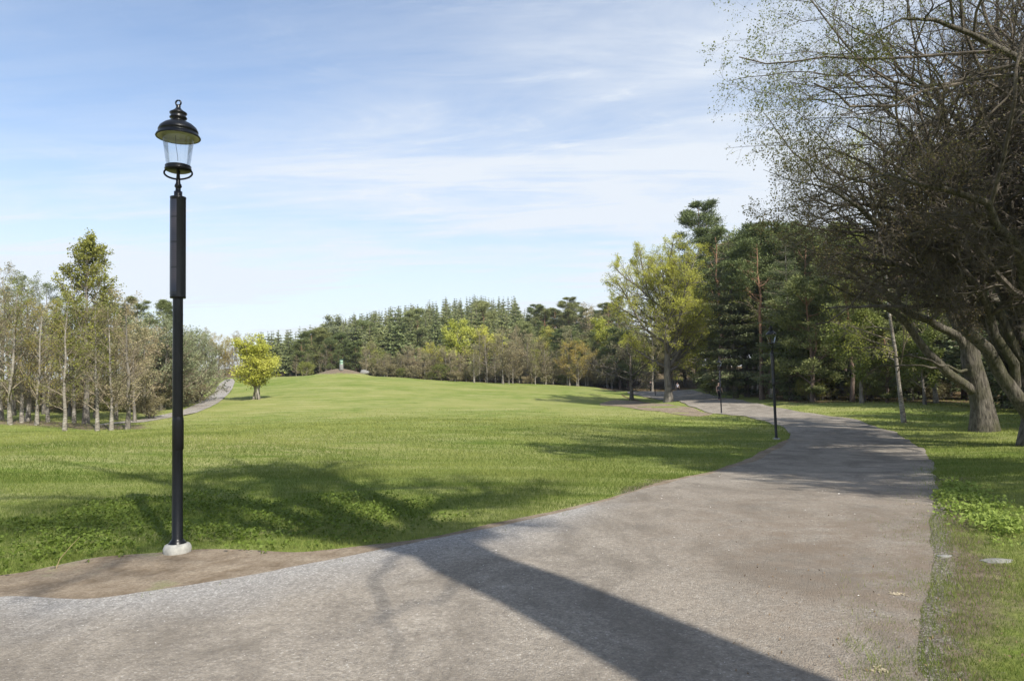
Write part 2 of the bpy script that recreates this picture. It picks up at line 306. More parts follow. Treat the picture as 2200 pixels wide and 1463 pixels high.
def gravelmat():
    mt, t, out = newmat('gravel'); tc = t.nodes.new('ShaderNodeTexCoord'); v = tc.outputs['Object']
    vo = t.nodes.new('ShaderNodeTexVoronoi'); vo.inputs['Scale'].default_value = 85; t.links.new(v, vo.inputs['Vector'])
    vs = t.nodes.new('ShaderNodeSeparateColor'); t.links.new(vo.outputs['Color'], vs.inputs[0])
    big = noise(t, 0.45, 6, 0.62, v, dist=0.3); f2 = noise(t, 22, 6, 0.8, v); md = noise(t, 2.2, 6, 0.7, v, mapscale=(1, 1.3, 1))
    a = t.nodes.new('ShaderNodeAttribute'); a.attribute_name = 'edge'
    stone = ramp(t, vs.outputs[0], [(0.0, (0.17, 0.15, 0.13)), (0.5, (0.34, 0.305, 0.26)), (0.93, (0.48, 0.44, 0.39)), (1.0, (0.80, 0.76, 0.70))])
    warm = ramp(t, md, [(0.3, (0.25, 0.215, 0.17)), (0.7, (0.44, 0.385, 0.31))])
    c = mix(t, 0.40, warm, stone); c = mix(t, ramp(t, noise(t, 0.9, 7, 0.72, v, mapscale=(1.2, .7, 1), dist=.5), [(0.38, (0.75, 0.75, 0.75)), (0.56, (0, 0, 0))]), c, (0.18, 0.155, 0.125))
    grey = mix(t, 0.6, (0.41, 0.41, 0.405), stone)
    gf = m(t, 'ADD', m(t, 'MULTIPLY', a.outputs['Fac'], 0.85), m(t, 'SUBTRACT', m(t, 'MULTIPLY', big, 1.0), 0.52), clamp=True)
    c = mix(t, ramp(t, gf, [(0.15, (0, 0, 0)), (0.55, (1, 1, 1))]), c, grey)
    c = mix(t, ramp(t, f2, [(0.36, (0.55, 0.55, 0.55)), (0.55, (0, 0, 0))]), c, (0.14, 0.125, 0.11))
    b2 = t.nodes.new('ShaderNodeAttribute'); b2.attribute_name = 'brown'
    c = mix(t, m(t, 'MULTIPLY', b2.outputs['Fac'], ramp(t, md, [(0.35, (0, 0, 0)), (0.6, (0.8, 0.8, 0.8))])), c, (0.20, 0.155, 0.115))
    c = mix(t, 1.0, c, (.90, .90, .90), 'MULTIPLY')
    h = m(t, 'ADD', m(t, 'MULTIPLY', vo.outputs['Distance'], -0.5), m(t, 'MULTIPLY', f2, 0.9))
    bsdf(t, out, c, 0.95, spec=0.12, bump=h, bstr=0.75, bdist=0.02); return mt
def dirtmat():
    mt, t, out = newmat('trodden_dirt'); n1 = noise(t, 3, 8, 0.7); n2 = noise(t, 40, 4, 0.8)
    c = ramp(t, n1, [(0.30, (0.15, 0.11, 0.07)), (0.50, (0.27, 0.215, 0.155)), (0.72, (0.38, 0.32, 0.24))])
    c = mix(t, ramp(t, n2, [(0.38, (0.6, 0.6, 0.6)), (0.6, (0, 0, 0))]), c, (0.11, 0.085, 0.06))
    c = mix(t, ramp(t, noise(t, 1.5, 7, 0.7), [(0.58, (0, 0, 0)), (0.70, (0.55, 0.55, 0.55))]), c, (0.14, 0.16, 0.05))
    bsdf(t, out, c, 0.95, spec=0.1, bump=m(t, 'ADD', n1, m(t, 'MULTIPLY', n2, 0.3)), bstr=0.9, bdist=0.04); return mt
M['meadow'] = groundmat(); M['gravel'] = gravelmat(); M['dirt'] = dirtmat()

# ------------------------------------------------------------------ path outlines (photo pixels -> ground)
def outline(pts, jit=0.05, step=0.10, seed=1, maxstep=None):
    r = np.random.default_rng(seed); P = np.array([ground(*p)[:2] if p[1] < 5000 else (p[0]/100., (p[1]-10000)/100.) for p in pts]); out = []
    for a, b in zip(P, np.roll(P, -1, 0)):
        d = np.linalg.norm(b-a); Yd = max(1, min(a[1], b[1])); st = step*max(1, Yd/12); n = max(1, int(d/st)); t = np.arange(n)[:, None]/n
        out.append(a+(b-a)*t)
    out = np.vstack(out)
    for _ in range(3): out = (np.roll(out, 1, 0)+2*out+np.roll(out, -1, 0))/4
    s = np.cumsum(np.r_[0, np.linalg.norm(np.diff(out, axis=0), axis=1)]); ph = r.random(6)*6.28
    low = np.stack([sum(np.sin(s*f_+ph[q])*a_ for q, (f_, a_) in enumerate(((1.1, 1.5), (2.7, .9), (5.3, .4)))), sum(np.sin(s*f_+ph[3+q])*a_ for q, (f_, a_) in enumerate(((.9, 1.5), (3.1, .9), (6.1, .4))))], 1)
    return out + low*jit*0.6 + r.normal(0, jit*0.12, out.shape)
def W_(x, y): return (x*100., y*100.+10000)
left = [(0,1290),(200,1290),(400,1262),(560,1237),(700,1208),(840,1181),(1000,1150),(1100,1126),(1250,1095),(1400,1050),(1560,1010),(1640,982),(1685,958),(1700,940),(1690,922),(1640,905),(1560,891),(1480,873),(1440,862),(1400,856),(1375,850)]
right = [(1340,845),(1380,841),(1420,842),(1460,839),(1490,838),(1530,849),(1600,862),(1650,873),(1750,889),(1850,905),(1930,930),(1985,965),(2008,1000),(2010,1100),(1992,1200),(1975,1330),(1965,1450)]
path_poly = outline([W_(-14, 4.2)] + [W_(-7, 4.75)] + left + right + [W_(2.1, 1.0), W_(2.3, -6), W_(-14, -6)], jit=0.035)
dirt_poly = outline([W_(-10, 5.2), (0,1240),(60,1232),(200,1200),(330,1190),(430,1180),(520,1180),(640,1190),(760,1178),(900,1160),(1000,1143),(1150,1108),(1300,1074),(1450,1030),(1560,1003),(1650,965),(1690,945),(1712,936)]
                    + [(1712,955),(1650,990),(1565,1016),(1400,1058),(1250,1102),(1100,1133),(1000,1160),(840,1190),(700,1216),(560,1245),(400,1272),(200,1300),(0,1300), W_(-10, 4.2)], jit=0.03, seed=3)
far_poly = outline([(150,918),(300,902),(370,892),(400,882),(440,862),(460,845),(470,832),(466,822),(478,814),(500,812),(520,813),(502,822),(498,836),(485,855),(462,874),(430,888),(385,898),(300,908),(150,922)], jit=0.06, step=0.8, seed=5)
dirt2_poly = outline([(1270,868),(1310,858),(1370,858),(1440,872),(1500,876),(1560,893),(1500,896),(1420,884),(1330,874)], jit=0.15, step=0.6, seed=6)
def inside(poly, x, y):
    x = np.asarray(x); y = np.asarray(y); c = np.zeros(x.shape, bool); X1, Y1 = poly[:, 0], poly[:, 1]; X2, Y2 = np.roll(X1, -1), np.roll(Y1, -1)
    for a, b, c_, d in zip(X1, Y1, X2, Y2):
        if b == d: continue
        k = (b > y) != (d > y)
        c ^= k & (x < (c_-a)*(y-b)/(d-b)+a)
    return c
def edgedist(poly, x, y):
    P = np.stack([x, y], 1); out = np.full(len(P), 1e9); A, B = poly, np.roll(poly, -1, 0); AB = B-A; l2 = (AB**2).sum(1)+1e-9
    for i in range(0, len(P), 20000):
        Q = P[i:i+20000]; t = np.clip(((Q[:, None]-A[None])*AB[None]).sum(2)/l2, 0, 1); out[i:i+20000] = np.sqrt((((A[None]+t[..., None]*AB[None])-Q[:, None])**2).sum(2)).min(1)
    return out
def sheet(name, poly, lift, mat, grid, label, kind='structure', extra=None):
    x0, y0 = poly.min(0); x1, y1 = poly.max(0); gy = [y0]
    while gy[-1] < y1: gy.append(gy[-1] + grid*max(1, abs(gy[-1])/12))
    G = []
    for yy in gy:
        g = grid*max(1, abs(yy)/12); xs = np.arange(x0, x1, g); G.append(np.stack([xs, np.full(len(xs), yy)], 1))
    G = np.vstack(G); G = G[inside(poly, G[:, 0], G[:, 1])]; G = G[edgedist(poly, G[:, 0], G[:, 1]) > grid*0.3]
    V = [Vector(p) for p in np.vstack([poly, G])]; n = len(poly)
    vv, _, ff, _, _, _ = delaunay_2d_cdt(V, [(i, (i+1) % n) for i in range(n)], [], 1, 1e-5)
    P = np.array([(v.x, v.y) for v in vv]); F = np.array([f for f in ff if len(f) == 3]); cen = P[F].mean(1); F = F[inside(poly, cen[:, 0], cen[:, 1])]
    ed = edgedist(poly, P[:, 0], P[:, 1]); Y = np.maximum(P[:, 1], 1)
    z = H(P[:, 0], P[:, 1]) + lift*(1+np.clip(P[:, 1]-20, 0, 100)/18) - 0.0*ed
    a = {'edge': np.exp(-ed/(0.25+0.5*(Y < 9)))*np.clip((0.32-P[:, 0]/Y)*4, 0.12, 1)*(.45+.4*(Y < 9)), 'brown': np.clip((P[:, 0]-0.6)/2, 0, 1)*np.clip((12-P[:, 1])/5, 0, 1)}
    o = mk(name, (np.column_stack([P, z]), F), mat, attrs=a); return tag(o, label, None, None, kind)
sheet('gravel_path', path_poly, 0.014, M['gravel'], 0.35, 'wide grey gravel path curving away to the right')
sheet('dirt_verge', dirt_poly, 0.009, M['dirt'], 0.3, 'bare trodden earth between the grass and the gravel')
sheet('far_path', far_poly, 0.012, M['gravel'], 0.8, 'pale gravel path curving up beside the birch grove')
sheet('dirt_patch', dirt2_poly, 0.008, M['dirt'], 0.6, 'worn earth around the foot of the budding maple')

# ------------------------------------------------------------------ ground sheet
def axis(n, lim, s):
    t = np.linspace(-1, 1, n); return lim*np.sinh(t*s)/math.sinh(s)
gx = axis(421, 650, 5.6); gyv = axis(421, 650, 5.6) + 6
X, Y = np.meshgrid(gx, gyv); Zg = H(X, Y); ny, nx = X.shape
inp = inside(path_poly, X.ravel(), Y.ravel())
near = (np.abs(X.ravel()) < 60) & (Y.ravel() > -8) & (Y.ravel() < 125)
ed = np.full(X.size, 50.0); ed[near] = edgedist(path_poly, X.ravel()[near], Y.ravel()[near])
soil = np.clip(1.0-ed/1.1, 0, 1)*(X.ravel() > 1.5)*(Y.ravel() < 12)*0.5 + 0.25*np.exp(-ed/0.4)
xr, yr = X.ravel(), Y.ravel(); pxs = CX + FPX*xr/np.maximum(yr, 1.0)
soil += np.clip((xr-2.6)/1.0, 0, 1)*np.clip((7.5-yr)/2.5, 0, 1)*0.13
gl0 = at(140, 925, 46)
rm = np.hypot((xr-MND[0])/4.3, (yr-MND[1])/3.4); soil += .95*np.exp(-rm**4)
soil += 0.62*np.exp(-(((yr-48)/3.0)**2))*(pxs < 330)
grit = .8*np.exp(-ed/.20)*(xr > 1.4)*np.clip((15-yr)/6, 0, 1)
litter = np.clip((yr-(46+0.10*np.maximum(0, 60-xr)))/6, 0, 1)*(xr > 14) + np.clip((yr-119)/4, 0, 1)*(pxs > 200)
litter = np.maximum(litter, np.clip((yr-62)/5, 0, 1)*(pxs < 300)*0.7)
litter[(ed < 2.5)] *= 0.1
dry = np.exp(-((yr-21)/6)**2)*np.clip((900-pxs)/400+0.3, 0, 1)*0.9 + np.exp(-((yr-31)/4.0)**2)*(pxs < 300)*0.9 + 0.25*np.exp(-((yr-60)/25)**2)
i = np.arange(ny-1)[:, None]*nx; j = np.arange(nx-1)[None]
Fg = np.stack([i+j, i+j+1, i+nx+j+1, i+nx+j], 2).reshape(-1, 4)
g = mk('ground', (np.stack([X, Y, Zg], 2).reshape(-1, 3), Fg), M['meadow'], attrs={'soil': soil, 'litter': litter, 'dry': dry, 'grit': grit}); tag(g, 'rolling green meadow and woodland floor', None, None, 'structure')

# ------------------------------------------------------------------ grass blades
def blades(n, seed, y0, y1, hfac, wfac, xr0=-1.0, xr1=0.95):
    r = np.random.default_rng(seed); u = r.random(n); Y = y0*(y1/y0)**u; X = Y*(xr0+(xr1-xr0)*r.random(n))*1.0
    X += r.normal(0, 0.02, n)
    inp_ = inside(path_poly, X, Y); e_ = np.full(n, 9.0); q_ = inp_ & (Y < 16); e_[q_] = edgedist(path_poly, X[q_], Y[q_]); rt_ = (X > Y*.45); creep = inp_ & (r.random(n) < np.where(rt_, .75, .25)*np.exp(-e_/np.where(rt_, .14+.10*(Y < 8), .05))*(np.sin(X*9+Y*5)*np.sin(Y*8-X*3) > -.55))
    keep = (~inp_ | creep) & ~inside(dirt_poly, X, Y) & ~inside(dirt2_poly, X, Y)
    patch = np.sin(X*2.1+1.7*np.sin(Y*1.1))*np.sin(Y*1.7+1.1*np.sin(X*0.8)); patch += 0.5*np.sin(X*6.3+Y*2)*np.sin(Y*5.1-X*3)
    dens = np.ones(n); bare = (X > 2.0) & (Y < 9); dens[bare] = np.clip(0.85+0.30*patch[bare]+0.14*(X[bare]-2.9), 0.35, 1.0)
    dens *= np.clip((64-Y)/32, 0, 1)**0.7; keep &= r.random(n) < dens; X, Y, patch = X[keep], Y[keep], patch[keep]; bare = bare[keep]; n = len(X)
    edp = edgedist(dirt_poly, X, Y) if n < 1 else None
    Z = H(X, Y); a = r.random(n)*2*math.pi; big = np.clip(Y/10, 0.75, 4)
    h = hfac*(0.55+0.9*r.random(n))*(1+0.35*patch)*(0.75+0.25*big); h[bare] *= 0.72
    wd = wfac*big*(0.6+0.8*r.random(n)); lean = h*(0.25+0.75*r.random(n)); la = r.random(n)*2*math.pi
    ux, uy = np.cos(a)*wd/2, np.sin(a)*wd/2; z0 = Z-0.01
    V = np.empty((n, 3, 3)); V[:, 0] = np.stack([X-ux, Y-uy, z0], 1); V[:, 1] = np.stack([X+ux, Y+uy, z0], 1)
    V[:, 2] = np.stack([X+np.cos(la)*lean, Y+np.sin(la)*lean, Z+h], 1)
    pb = np.sin(X*.45+1.9*np.sin(Y*.23+.5))*np.sin(Y*.38+1.3*np.sin(X*.31)); strk = np.sin(Y*1.15+.35*X+1.2*np.sin(X*.22)); var = np.clip(0.34+0.14*patch+.27*pb+.10*strk+r.normal(0, 0.20, n)+0.35*np.clip((Y-13)/18, 0, 1), 0, 1.0); var[r.random(n) < 0.04] = 1.0
    return V.reshape(-1, 3), np.arange(n*3).reshape(-1, 3), np.repeat(var, 3)
v1, f1, a1 = blades(520000, 11, 2.2, 13, 0.046, 0.0065)
v2, f2, a2 = blades(380000, 12, 12, 64, 0.044, 0.0075)
o = mk('grass', [(v1, f1), (v2, f2)], M['grass'], attrs={'var': np.concatenate([a1, a2])}, smooth=False); tag(o, 'short green grass growing over the meadow and verges', None, None, 'stuff')

# broad-leaved weeds
def leafquads(c, size, seed, up=0.5, asp=0.62, dirs=None, updir=None):
    r = np.random.default_rng(seed); n = len(c); size = np.broadcast_to(size, (n,))
    d = norm(r.normal(0, 1, (n, 3))) if dirs is None else norm(dirs + r.normal(0, 0.45, (n, 3)))
    nn = norm(r.normal(0, 1, (n, 3)) + np.array([0, 0, up*2])); s = norm(np.cross(d, nn)); L_ = size[:, None]; Wd = size[:, None]*asp
    V = np.stack([c-d*L_*0.5, c+s*Wd*0.5, c+d*L_*0.5, c-s*Wd*0.5], 1)
    return V.reshape(-1, 3), np.arange(n*4).reshape(-1, 4)
def weedpatch(name, pts, dens, size, hmax, mat, label, seed, feather=0.5):
    r = np.random.default_rng(seed); poly = np.array([ground(*p)[:2] for p in pts]); x0, y0 = poly.min(0)-0.3; x1, y1 = poly.max(0)+0.3
    n = int((x1-x0)*(y1-y0)*dens); Xc = x0+(x1-x0)*r.random(n); Yc = y0+(y1-y0)*r.random(n)
    ins = inside(poly, Xc, Yc); e = edgedist(poly, Xc, Yc); pr = np.where(ins, np.clip(0.25+e/feather, 0, 1), np.clip(0.25-e, 0, 1))
    pt = 0.5+0.5*np.sin(Xc*3.1+1.3*np.sin(Yc*2.3))*np.sin(Yc*4.0+Xc)
    k = (r.random(n) < pr*(0.25+0.9*pt)) & ~inside(path_poly, Xc, Yc); Xc, Yc, pt = Xc[k], Yc[k], pt[k]; n = len(Xc); h = hmax*(0.3+0.7*r.random(n))*(0.5+0.6*pt)
    c0 = np.column_stack([Xc, Yc, H(Xc, Yc)+h]); q = 4
    c = np.repeat(c0, q, 0) + r.normal(0, size*0.55, (n*q, 3))*np.array([1, 1, 0.5]); V, F = leafquads(c, size*(0.6+0.7*r.random(n*q)), seed+1, 0.9, 0.75)
    var = np.repeat(np.clip(r.normal(0.5, 0.25, n*q), 0, 1), 4)
    o = mk(name, (V, F), mat, attrs={'var': var}, smooth=False); tag(o, label, None, None, 'stuff')
weedpatch('broad_leaved_weeds', [(0,1235),(0,1120),(200,1085),(420,1060),(600,1080),(760,1060),(920,1075),(1000,1115),(900,1150),(760,1172),(620,1182),(420,1172),(300,1188)], 330, 0.036, 0.085, M['l_weed'], 'low broad-leaved weeds in the grass around the near lamp post', 21)
weedpatch('bright_leafy_weeds', [(2012,1050),(2050,1038),(2120,1075),(2170,1120),(2210,1150),(2150,1165),(2080,1130),(2020,1100)], 700, 0.042, 0.12, M['l_weed2'], 'bright green leafy weeds on the right edge of the gravel', 22, 0.2)

# ------------------------------------------------------------------ tree machinery
def raydist(p, d, c, r):
    q = (p-c)/r; e = d/r; a = (e*e).sum(1); b = (q*e).sum(1); cc = (q*q).sum(1)-1; D = np.maximum(b*b-a*cc, 0)
    t = (-b+np.sqrt(D))/a; return np.where(cc > 0, 0.35, np.maximum(t, 0.35))
def grow(p, d, Ln, n, wig, trop, r):
    P = [p]; st = (Ln/(n-1))[:, None]
    for _ in range(n-1):
        p = p+d*st; P.append(p); d = norm(d + r.normal(0, wig, d.shape) + np.array([0, 0, trop]))
    return np.stack(P, 1)
def children(P, Rr, Ln, spec, r, env=None):
    """spec: num, t0, t1, lf, ang, wig, trop, pts, rr, lmin"""
    num = spec['num']; B, n, _ = P.shape; t = spec.get('t0', .2) + (spec.get('t1', 1)-spec.get('t0', .2))*((np.arange(num)[None]+r.random((B, num)))/num)
    x = t*(n-1); i0 = np.minimum(x.astype(int), n-2); fr = (x-i0)[..., None]; bi = np.arange(B)[:, None]
    p = P[bi, i0]*(1-fr)+P[bi, i0+1]*fr; tg = norm(P[bi, i0+1]-P[bi, i0]); pr = Rr[bi, i0]*(1-fr[..., 0])+Rr[bi, i0+1]*fr[..., 0]
    p, tg, pr, t = p.reshape(-1, 3), tg.reshape(-1, 3), pr.ravel(), t.ravel(); m_ = len(p)
    q = r.normal(0, 1, (m_, 3)); q[:, 2] *= spec.get('flat', 1.0); q[:, 2] += spec.get('upb', 0.0); q = norm(q-(q*tg).sum(1, keepdims=True)*tg)
    an = R(spec.get('ang', 45))*(0.65+0.7*r.random(m_)); d = norm(tg*np.cos(an)[:, None]+q*np.sin(an)[:, None])
    Lp = np.repeat(Ln, num); Lc = spec['lf']*Lp*(1-spec.get('fall', 0.45)*t)*(0.6+0.7*r.random(m_)); Lc = np.clip(Lc, spec.get('lmin', 0.1), spec.get('lmax', 99))
    if env is not None:
        kp = (((p-env[0])/env[1])**2).sum(1) < 1.15
        if kp.any(): p, d, Lc, pr = p[kp], d[kp], Lc[kp], pr[kp]; m_ = len(p)
        Lc = np.minimum(Lc, raydist(p, d, *env)*(0.8+0.35*r.random(m_)))
    Q = grow(p, d, Lc, spec.get('pts', 4), spec.get('wig', .15), spec.get('trop', 0), r)
    r0 = np.minimum(pr*spec.get('rr', .6), 0.02*Lc+spec.get('rmin', .004)); k = np.linspace(1, spec.get('tip', .35), Q.shape[1])
    return Q, r0[:, None]*k[None], Lc
def resample(pts, n, wob=0.0, r=None):
    pts = np.array(pts, float); d = np.r_[0, np.cumsum(np.linalg.norm(np.diff(pts, axis=0), axis=1))]; t = np.linspace(0, d[-1], n)
    o = np.stack([np.interp(t, d, pts[:, k]) for k in range(3)], 1); s = o.copy()
    for _ in range(1): s[1:-1] = (o[:-2]+2*o[1:-1]+o[2:])/4; o = s.copy()
    if wob: o[1:-1] += r.normal(0, wob, (n-2, 3))
    return o, d[-1]
def tips(P, num, r, spread=0.0, t0=0.2):
    B, n, _ = P.shape; t = t0+(1-t0)*r.random((B, num)); x = t*(n-1); i0 = np.minimum(x.astype(int), n-2); fr = (x-i0)[..., None]; bi = np.arange(B)[:, None]
    p = (P[bi, i0]*(1-fr)+P[bi, i0+1]*fr).reshape(-1, 3); return p+r.normal(0, spread, p.shape) if spread else p
def trunk_curve(h, n, lean, r, amp=0.02):
    z = np.linspace(0, 1, n); w1 = np.cumsum(r.normal(0, amp*h/n*2, (n, 2)), 0); w1 -= w1[0]
    return np.column_stack([w1[:, 0]+lean[0]*h*z, w1[:, 1]+lean[1]*h*z, z*h])
def flare(rad, h, n, top=0.15, foot=1.35):
    z = np.linspace(0, 1, n); return rad*(top+(1-top)*(1-z)**0.85)*(1+(foot-1)*np.exp(-z*h/0.45))

def broadleaf(seed, h, rad, cb, cr, lv, leaves, tk=10, lean=(0, 0), env_c=None, env_r=None, tn=9, stems=1, top=0.15, leafup=0.4, asp=0.62, leafshape=None, trunk_h=0.9):
    """h height, rad trunk radius, cb crown base, cr crown radius; returns parts dict name -> [(V,F)], var"""
    r = np.random.default_rng(seed); trunks = []
    for s in range(stems):
        ln = lean if stems == 1 else (lean[0]+0.16*math.cos(2.4*s+seed), lean[1]+0.16*math.sin(2.4*s+seed)); hh = h*trunk_h*(1 if s == 0 else 0.75+0.2*r.random())
        T = trunk_curve(hh, tn, ln, r); 
        if s: T[:, :2] += np.array([math.cos(2.4*s), math.sin(2.4*s)])*0.35
        trunks.append(T)
    P = np.stack(trunks); Rr = np.stack([flare(rad*(1 if s == 0 else .8), h, tn, top) for s in range(stems)]); Ln = np.linalg.norm(P[:, -1]-P[:, 0], axis=1)
    env = (np.array(env_c if env_c is not None else (0, 0, (h+cb)/2)), np.array(env_r if env_r is not None else (cr, cr, (h-cb)/2)))
    tv = [tubes(P, Rr, tk)]; br, last = [], (P, Rr, Ln); allp = []
    for q, s in enumerate(lv):
        s = dict(s)
        if q == 0: s['t0'] = s.get('t0', cb/h/trunk_h)
        Q = children(*last, s, r, env); (tv if q == 0 and s.get('intrunk') else br).append(tubes(Q[0], Q[1], s.get('k', 3))); last = Q; allp.append(Q)
    num, size, spread = leaves[:3]; c = tips(last[0], num, r, spread)
    if len(leaves) > 3: c = np.vstack([c, tips(allp[-2][0], leaves[3], r, spread, 0.5)])
    V, F = leafquads(c, size*(0.6+0.8*r.random(len(c))), seed+5, leafup, asp)
    cl = 0.5+0.35*np.sin(c[:, 0]*1.1+seed)*np.sin(c[:, 1]*1.3)+0.25*np.sin(c[:, 2]*1.9+1); var = np.clip(cl+r.normal(0, .2, len(c)), 0, 1)
    return {'trunk': tv, 'branches': br, 'foliage': [(V, F)], 'var': np.repeat(var, 4), 'h': h}

def conifer(seed, h, rmax, z0, nb, per, size, rad, droop=-0.25, power=0.8, irregular=0.25, asp=0.5):
    r = np.random.default_rng(seed); T = trunk_curve(h, 8, (0, 0), r, 0.008); P = T[None]; Rr = flare(rad, h, 8, 0.06)[None]
    t = np.sort(r.random(nb)**0.95); tier = np.round(t*15+r.normal(0, .12, nb))/15; t = np.clip(.6*tier+.4*t, 0, .995); z = z0+(h*0.985-z0)*t; L_ = rmax*(1-t)**power*(1-irregular+2*irregular*r.random(nb))+0.12*rmax*r.random(nb)+0.1
    bulge = np.clip(t/0.12, 0.55, 1); L_ *= bulge; a = r.random(nb)*2*math.pi
    p = np.column_stack([np.interp(z, T[:, 2], T[:, 0]), np.interp(z, T[:, 2], T[:, 1]), z]); up = droop*(1-t)+0.35*t
    d = norm(np.column_stack([np.cos(a), np.sin(a), up])); B = grow(p, d, L_, 4, 0.06, 0.06, r); br = tubes(B, np.linspace(1, .3, 4)[None]*(0.012*L_+0.006)[:, None], 3)
    num = np.maximum(2, (per*L_/rmax).astype(int)); bi = np.repeat(np.arange(nb), num); s = (r.random(len(bi))**0.7)*3; i0 = np.minimum(s.astype(int), 2); fr = (s-i0)[:, None]
    c = B[bi, i0]*(1-fr)+B[bi, i0+1]*fr; side = np.cross(d[bi], [0, 0, 1.0]); sp = (r.random(len(bi))*2-1)*0.33*L_[bi]*(1-s/3*0.6)
    c = c+side*sp[:, None]+np.column_stack([np.zeros(len(bi))]*2+[-np.abs(r.normal(0, 0.05*rmax, len(bi)))]); dr = d[bi]*0.8+side*(np.sign(sp)*0.6)[:, None]+np.array([0, 0, -0.25])
    V, F = leafquads(c, size*(0.6+0.8*r.random(len(c)))*(.30+.70*np.clip((h-c[:, 2])/h*1.8, 0, 1)), seed+9, 0.6, asp, dirs=dr)
    var = np.clip(0.15+0.55*(s/3)+r.normal(0, .18, len(c))+0.10*(c[:, 2]/h), 0, 1)
    return {'trunk': [tubes(P, Rr, 8)], 'branches': [br], 'foliage': [(V, F)], 'var': np.repeat(var, 4), 'h': h}

def scots(seed, h, rad, cb, cr, nlimb, nsub, tuft, size, flat=0.42, lean=(0, 0), clump=0.75):
    r = np.random.default_rng(seed); T = trunk_curve(h*0.97, 12, lean, r, 0.03); P = T[None]; Rr = flare(rad, h, 12, 0.14, 1.25)[None]; Ln = np.array([h])
    env = (np.array([lean[0]*h*.8, lean[1]*h*.8, (h+cb)/2]), np.array([cr, cr, (h-cb)/2]))
    Q = children(P, Rr, Ln, dict(num=nlimb, t0=cb/h, t1=1, lf=0.34, ang=68, wig=.16, trop=.10, pts=6, rr=.6, fall=.5, upb=0.2), r, env)
    S = children(*Q, dict(num=nsub, t0=.3, t1=1, lf=.42, ang=45, wig=.15, trop=.10, pts=4, flat=.5, upb=0.3), r, env)
    U = children(*S, dict(num=5, t0=.3, t1=1, lf=.5, ang=45, wig=.15, trop=.12, pts=3, flat=.6), r, env)
    cen = np.vstack([S[0][:, -1], U[0][:, -1], Q[0][:, -1]]); n = len(cen); c = np.repeat(cen, tuft, 0)+r.normal(0, 1, (n*tuft, 3))*clump*np.array([.5, .5, .5*flat])
    dr = norm(c-np.repeat(cen, tuft, 0)+np.array([0, 0, .25])); V, F = leafquads(c, size*(0.6+.8*r.random(len(c))), seed+3, .3, .24, dirs=dr)
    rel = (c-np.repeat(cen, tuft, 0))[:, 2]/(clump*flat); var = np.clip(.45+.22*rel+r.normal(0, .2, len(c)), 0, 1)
    return {'trunk': [tubes(P, Rr, 9)], 'branches': [tubes(Q[0], Q[1], 5), tubes(S[0], S[1], 3), tubes(U[0], U[1], 3)], 'foliage': [(V, F)], 'var': np.repeat(var, 4), 'h': h}

PROTO = {}
def proto(key, d, trunk, twig, leaf):
    me = {'trunk': mk(key+'_trunk', d['trunk'], trunk, link=False)}
    if d['branches']: me['branches'] = mk(key+'_branches', d['branches'], twig, smooth=False, link=False)
    me['foliage'] = mk(key+'_foliage', d['foliage'], leaf, attrs={'var': d['var']}, smooth=False, link=False)
    PROTO[key] = (me, d['h'])
def plant(key, loc, h, name, label, cat='tree', group=None, rz=None, wide=1.0, leaf=None, bark=None):
    me, h0 = PROTO[key]; s = h/h0; rz = rng.random()*6.28 if rz is None else rz
    e = empty(name, (loc[0], loc[1], float(H(loc[0], loc[1]))-0.03), label, cat, group, rz, (s*wide, s*wide, s))
    for pn in ('trunk', 'branches', 'foliage'):
        if pn not in me: continue
        o = bpy.data.objects.new(pn, me[pn]); C.objects.link(o); o.parent = e
        ov = leaf if pn == 'foliage' else bark if pn == 'trunk' else None
        if ov is not None: o.material_slots[0].link = 'OBJECT'; o.material_slots[0].material = ov
    return e
def single(key, d, loc, mats, name, label, cat='tree', group=None, z=None):
    e = empty(name, (loc[0], loc[1], float(H(loc[0], loc[1]))-0.03), label, cat, group)
    mk('trunk', d['trunk'], mats[0], e); mk('branches', d['branches'], mats[1], e, smooth=False)
    mk('foliage', d['foliage'], mats[2], e, attrs={'var': d['var']}, smooth=False); return e
def gp(px, Y): return tuple(at(px, 835, Y)[:2])
def hgt(px, Y, top):                      # height that reaches picture row top
    x, y = gp(px, Y); return float(at(px, top, Y)[2]-H(x, y))
exec_sections = []

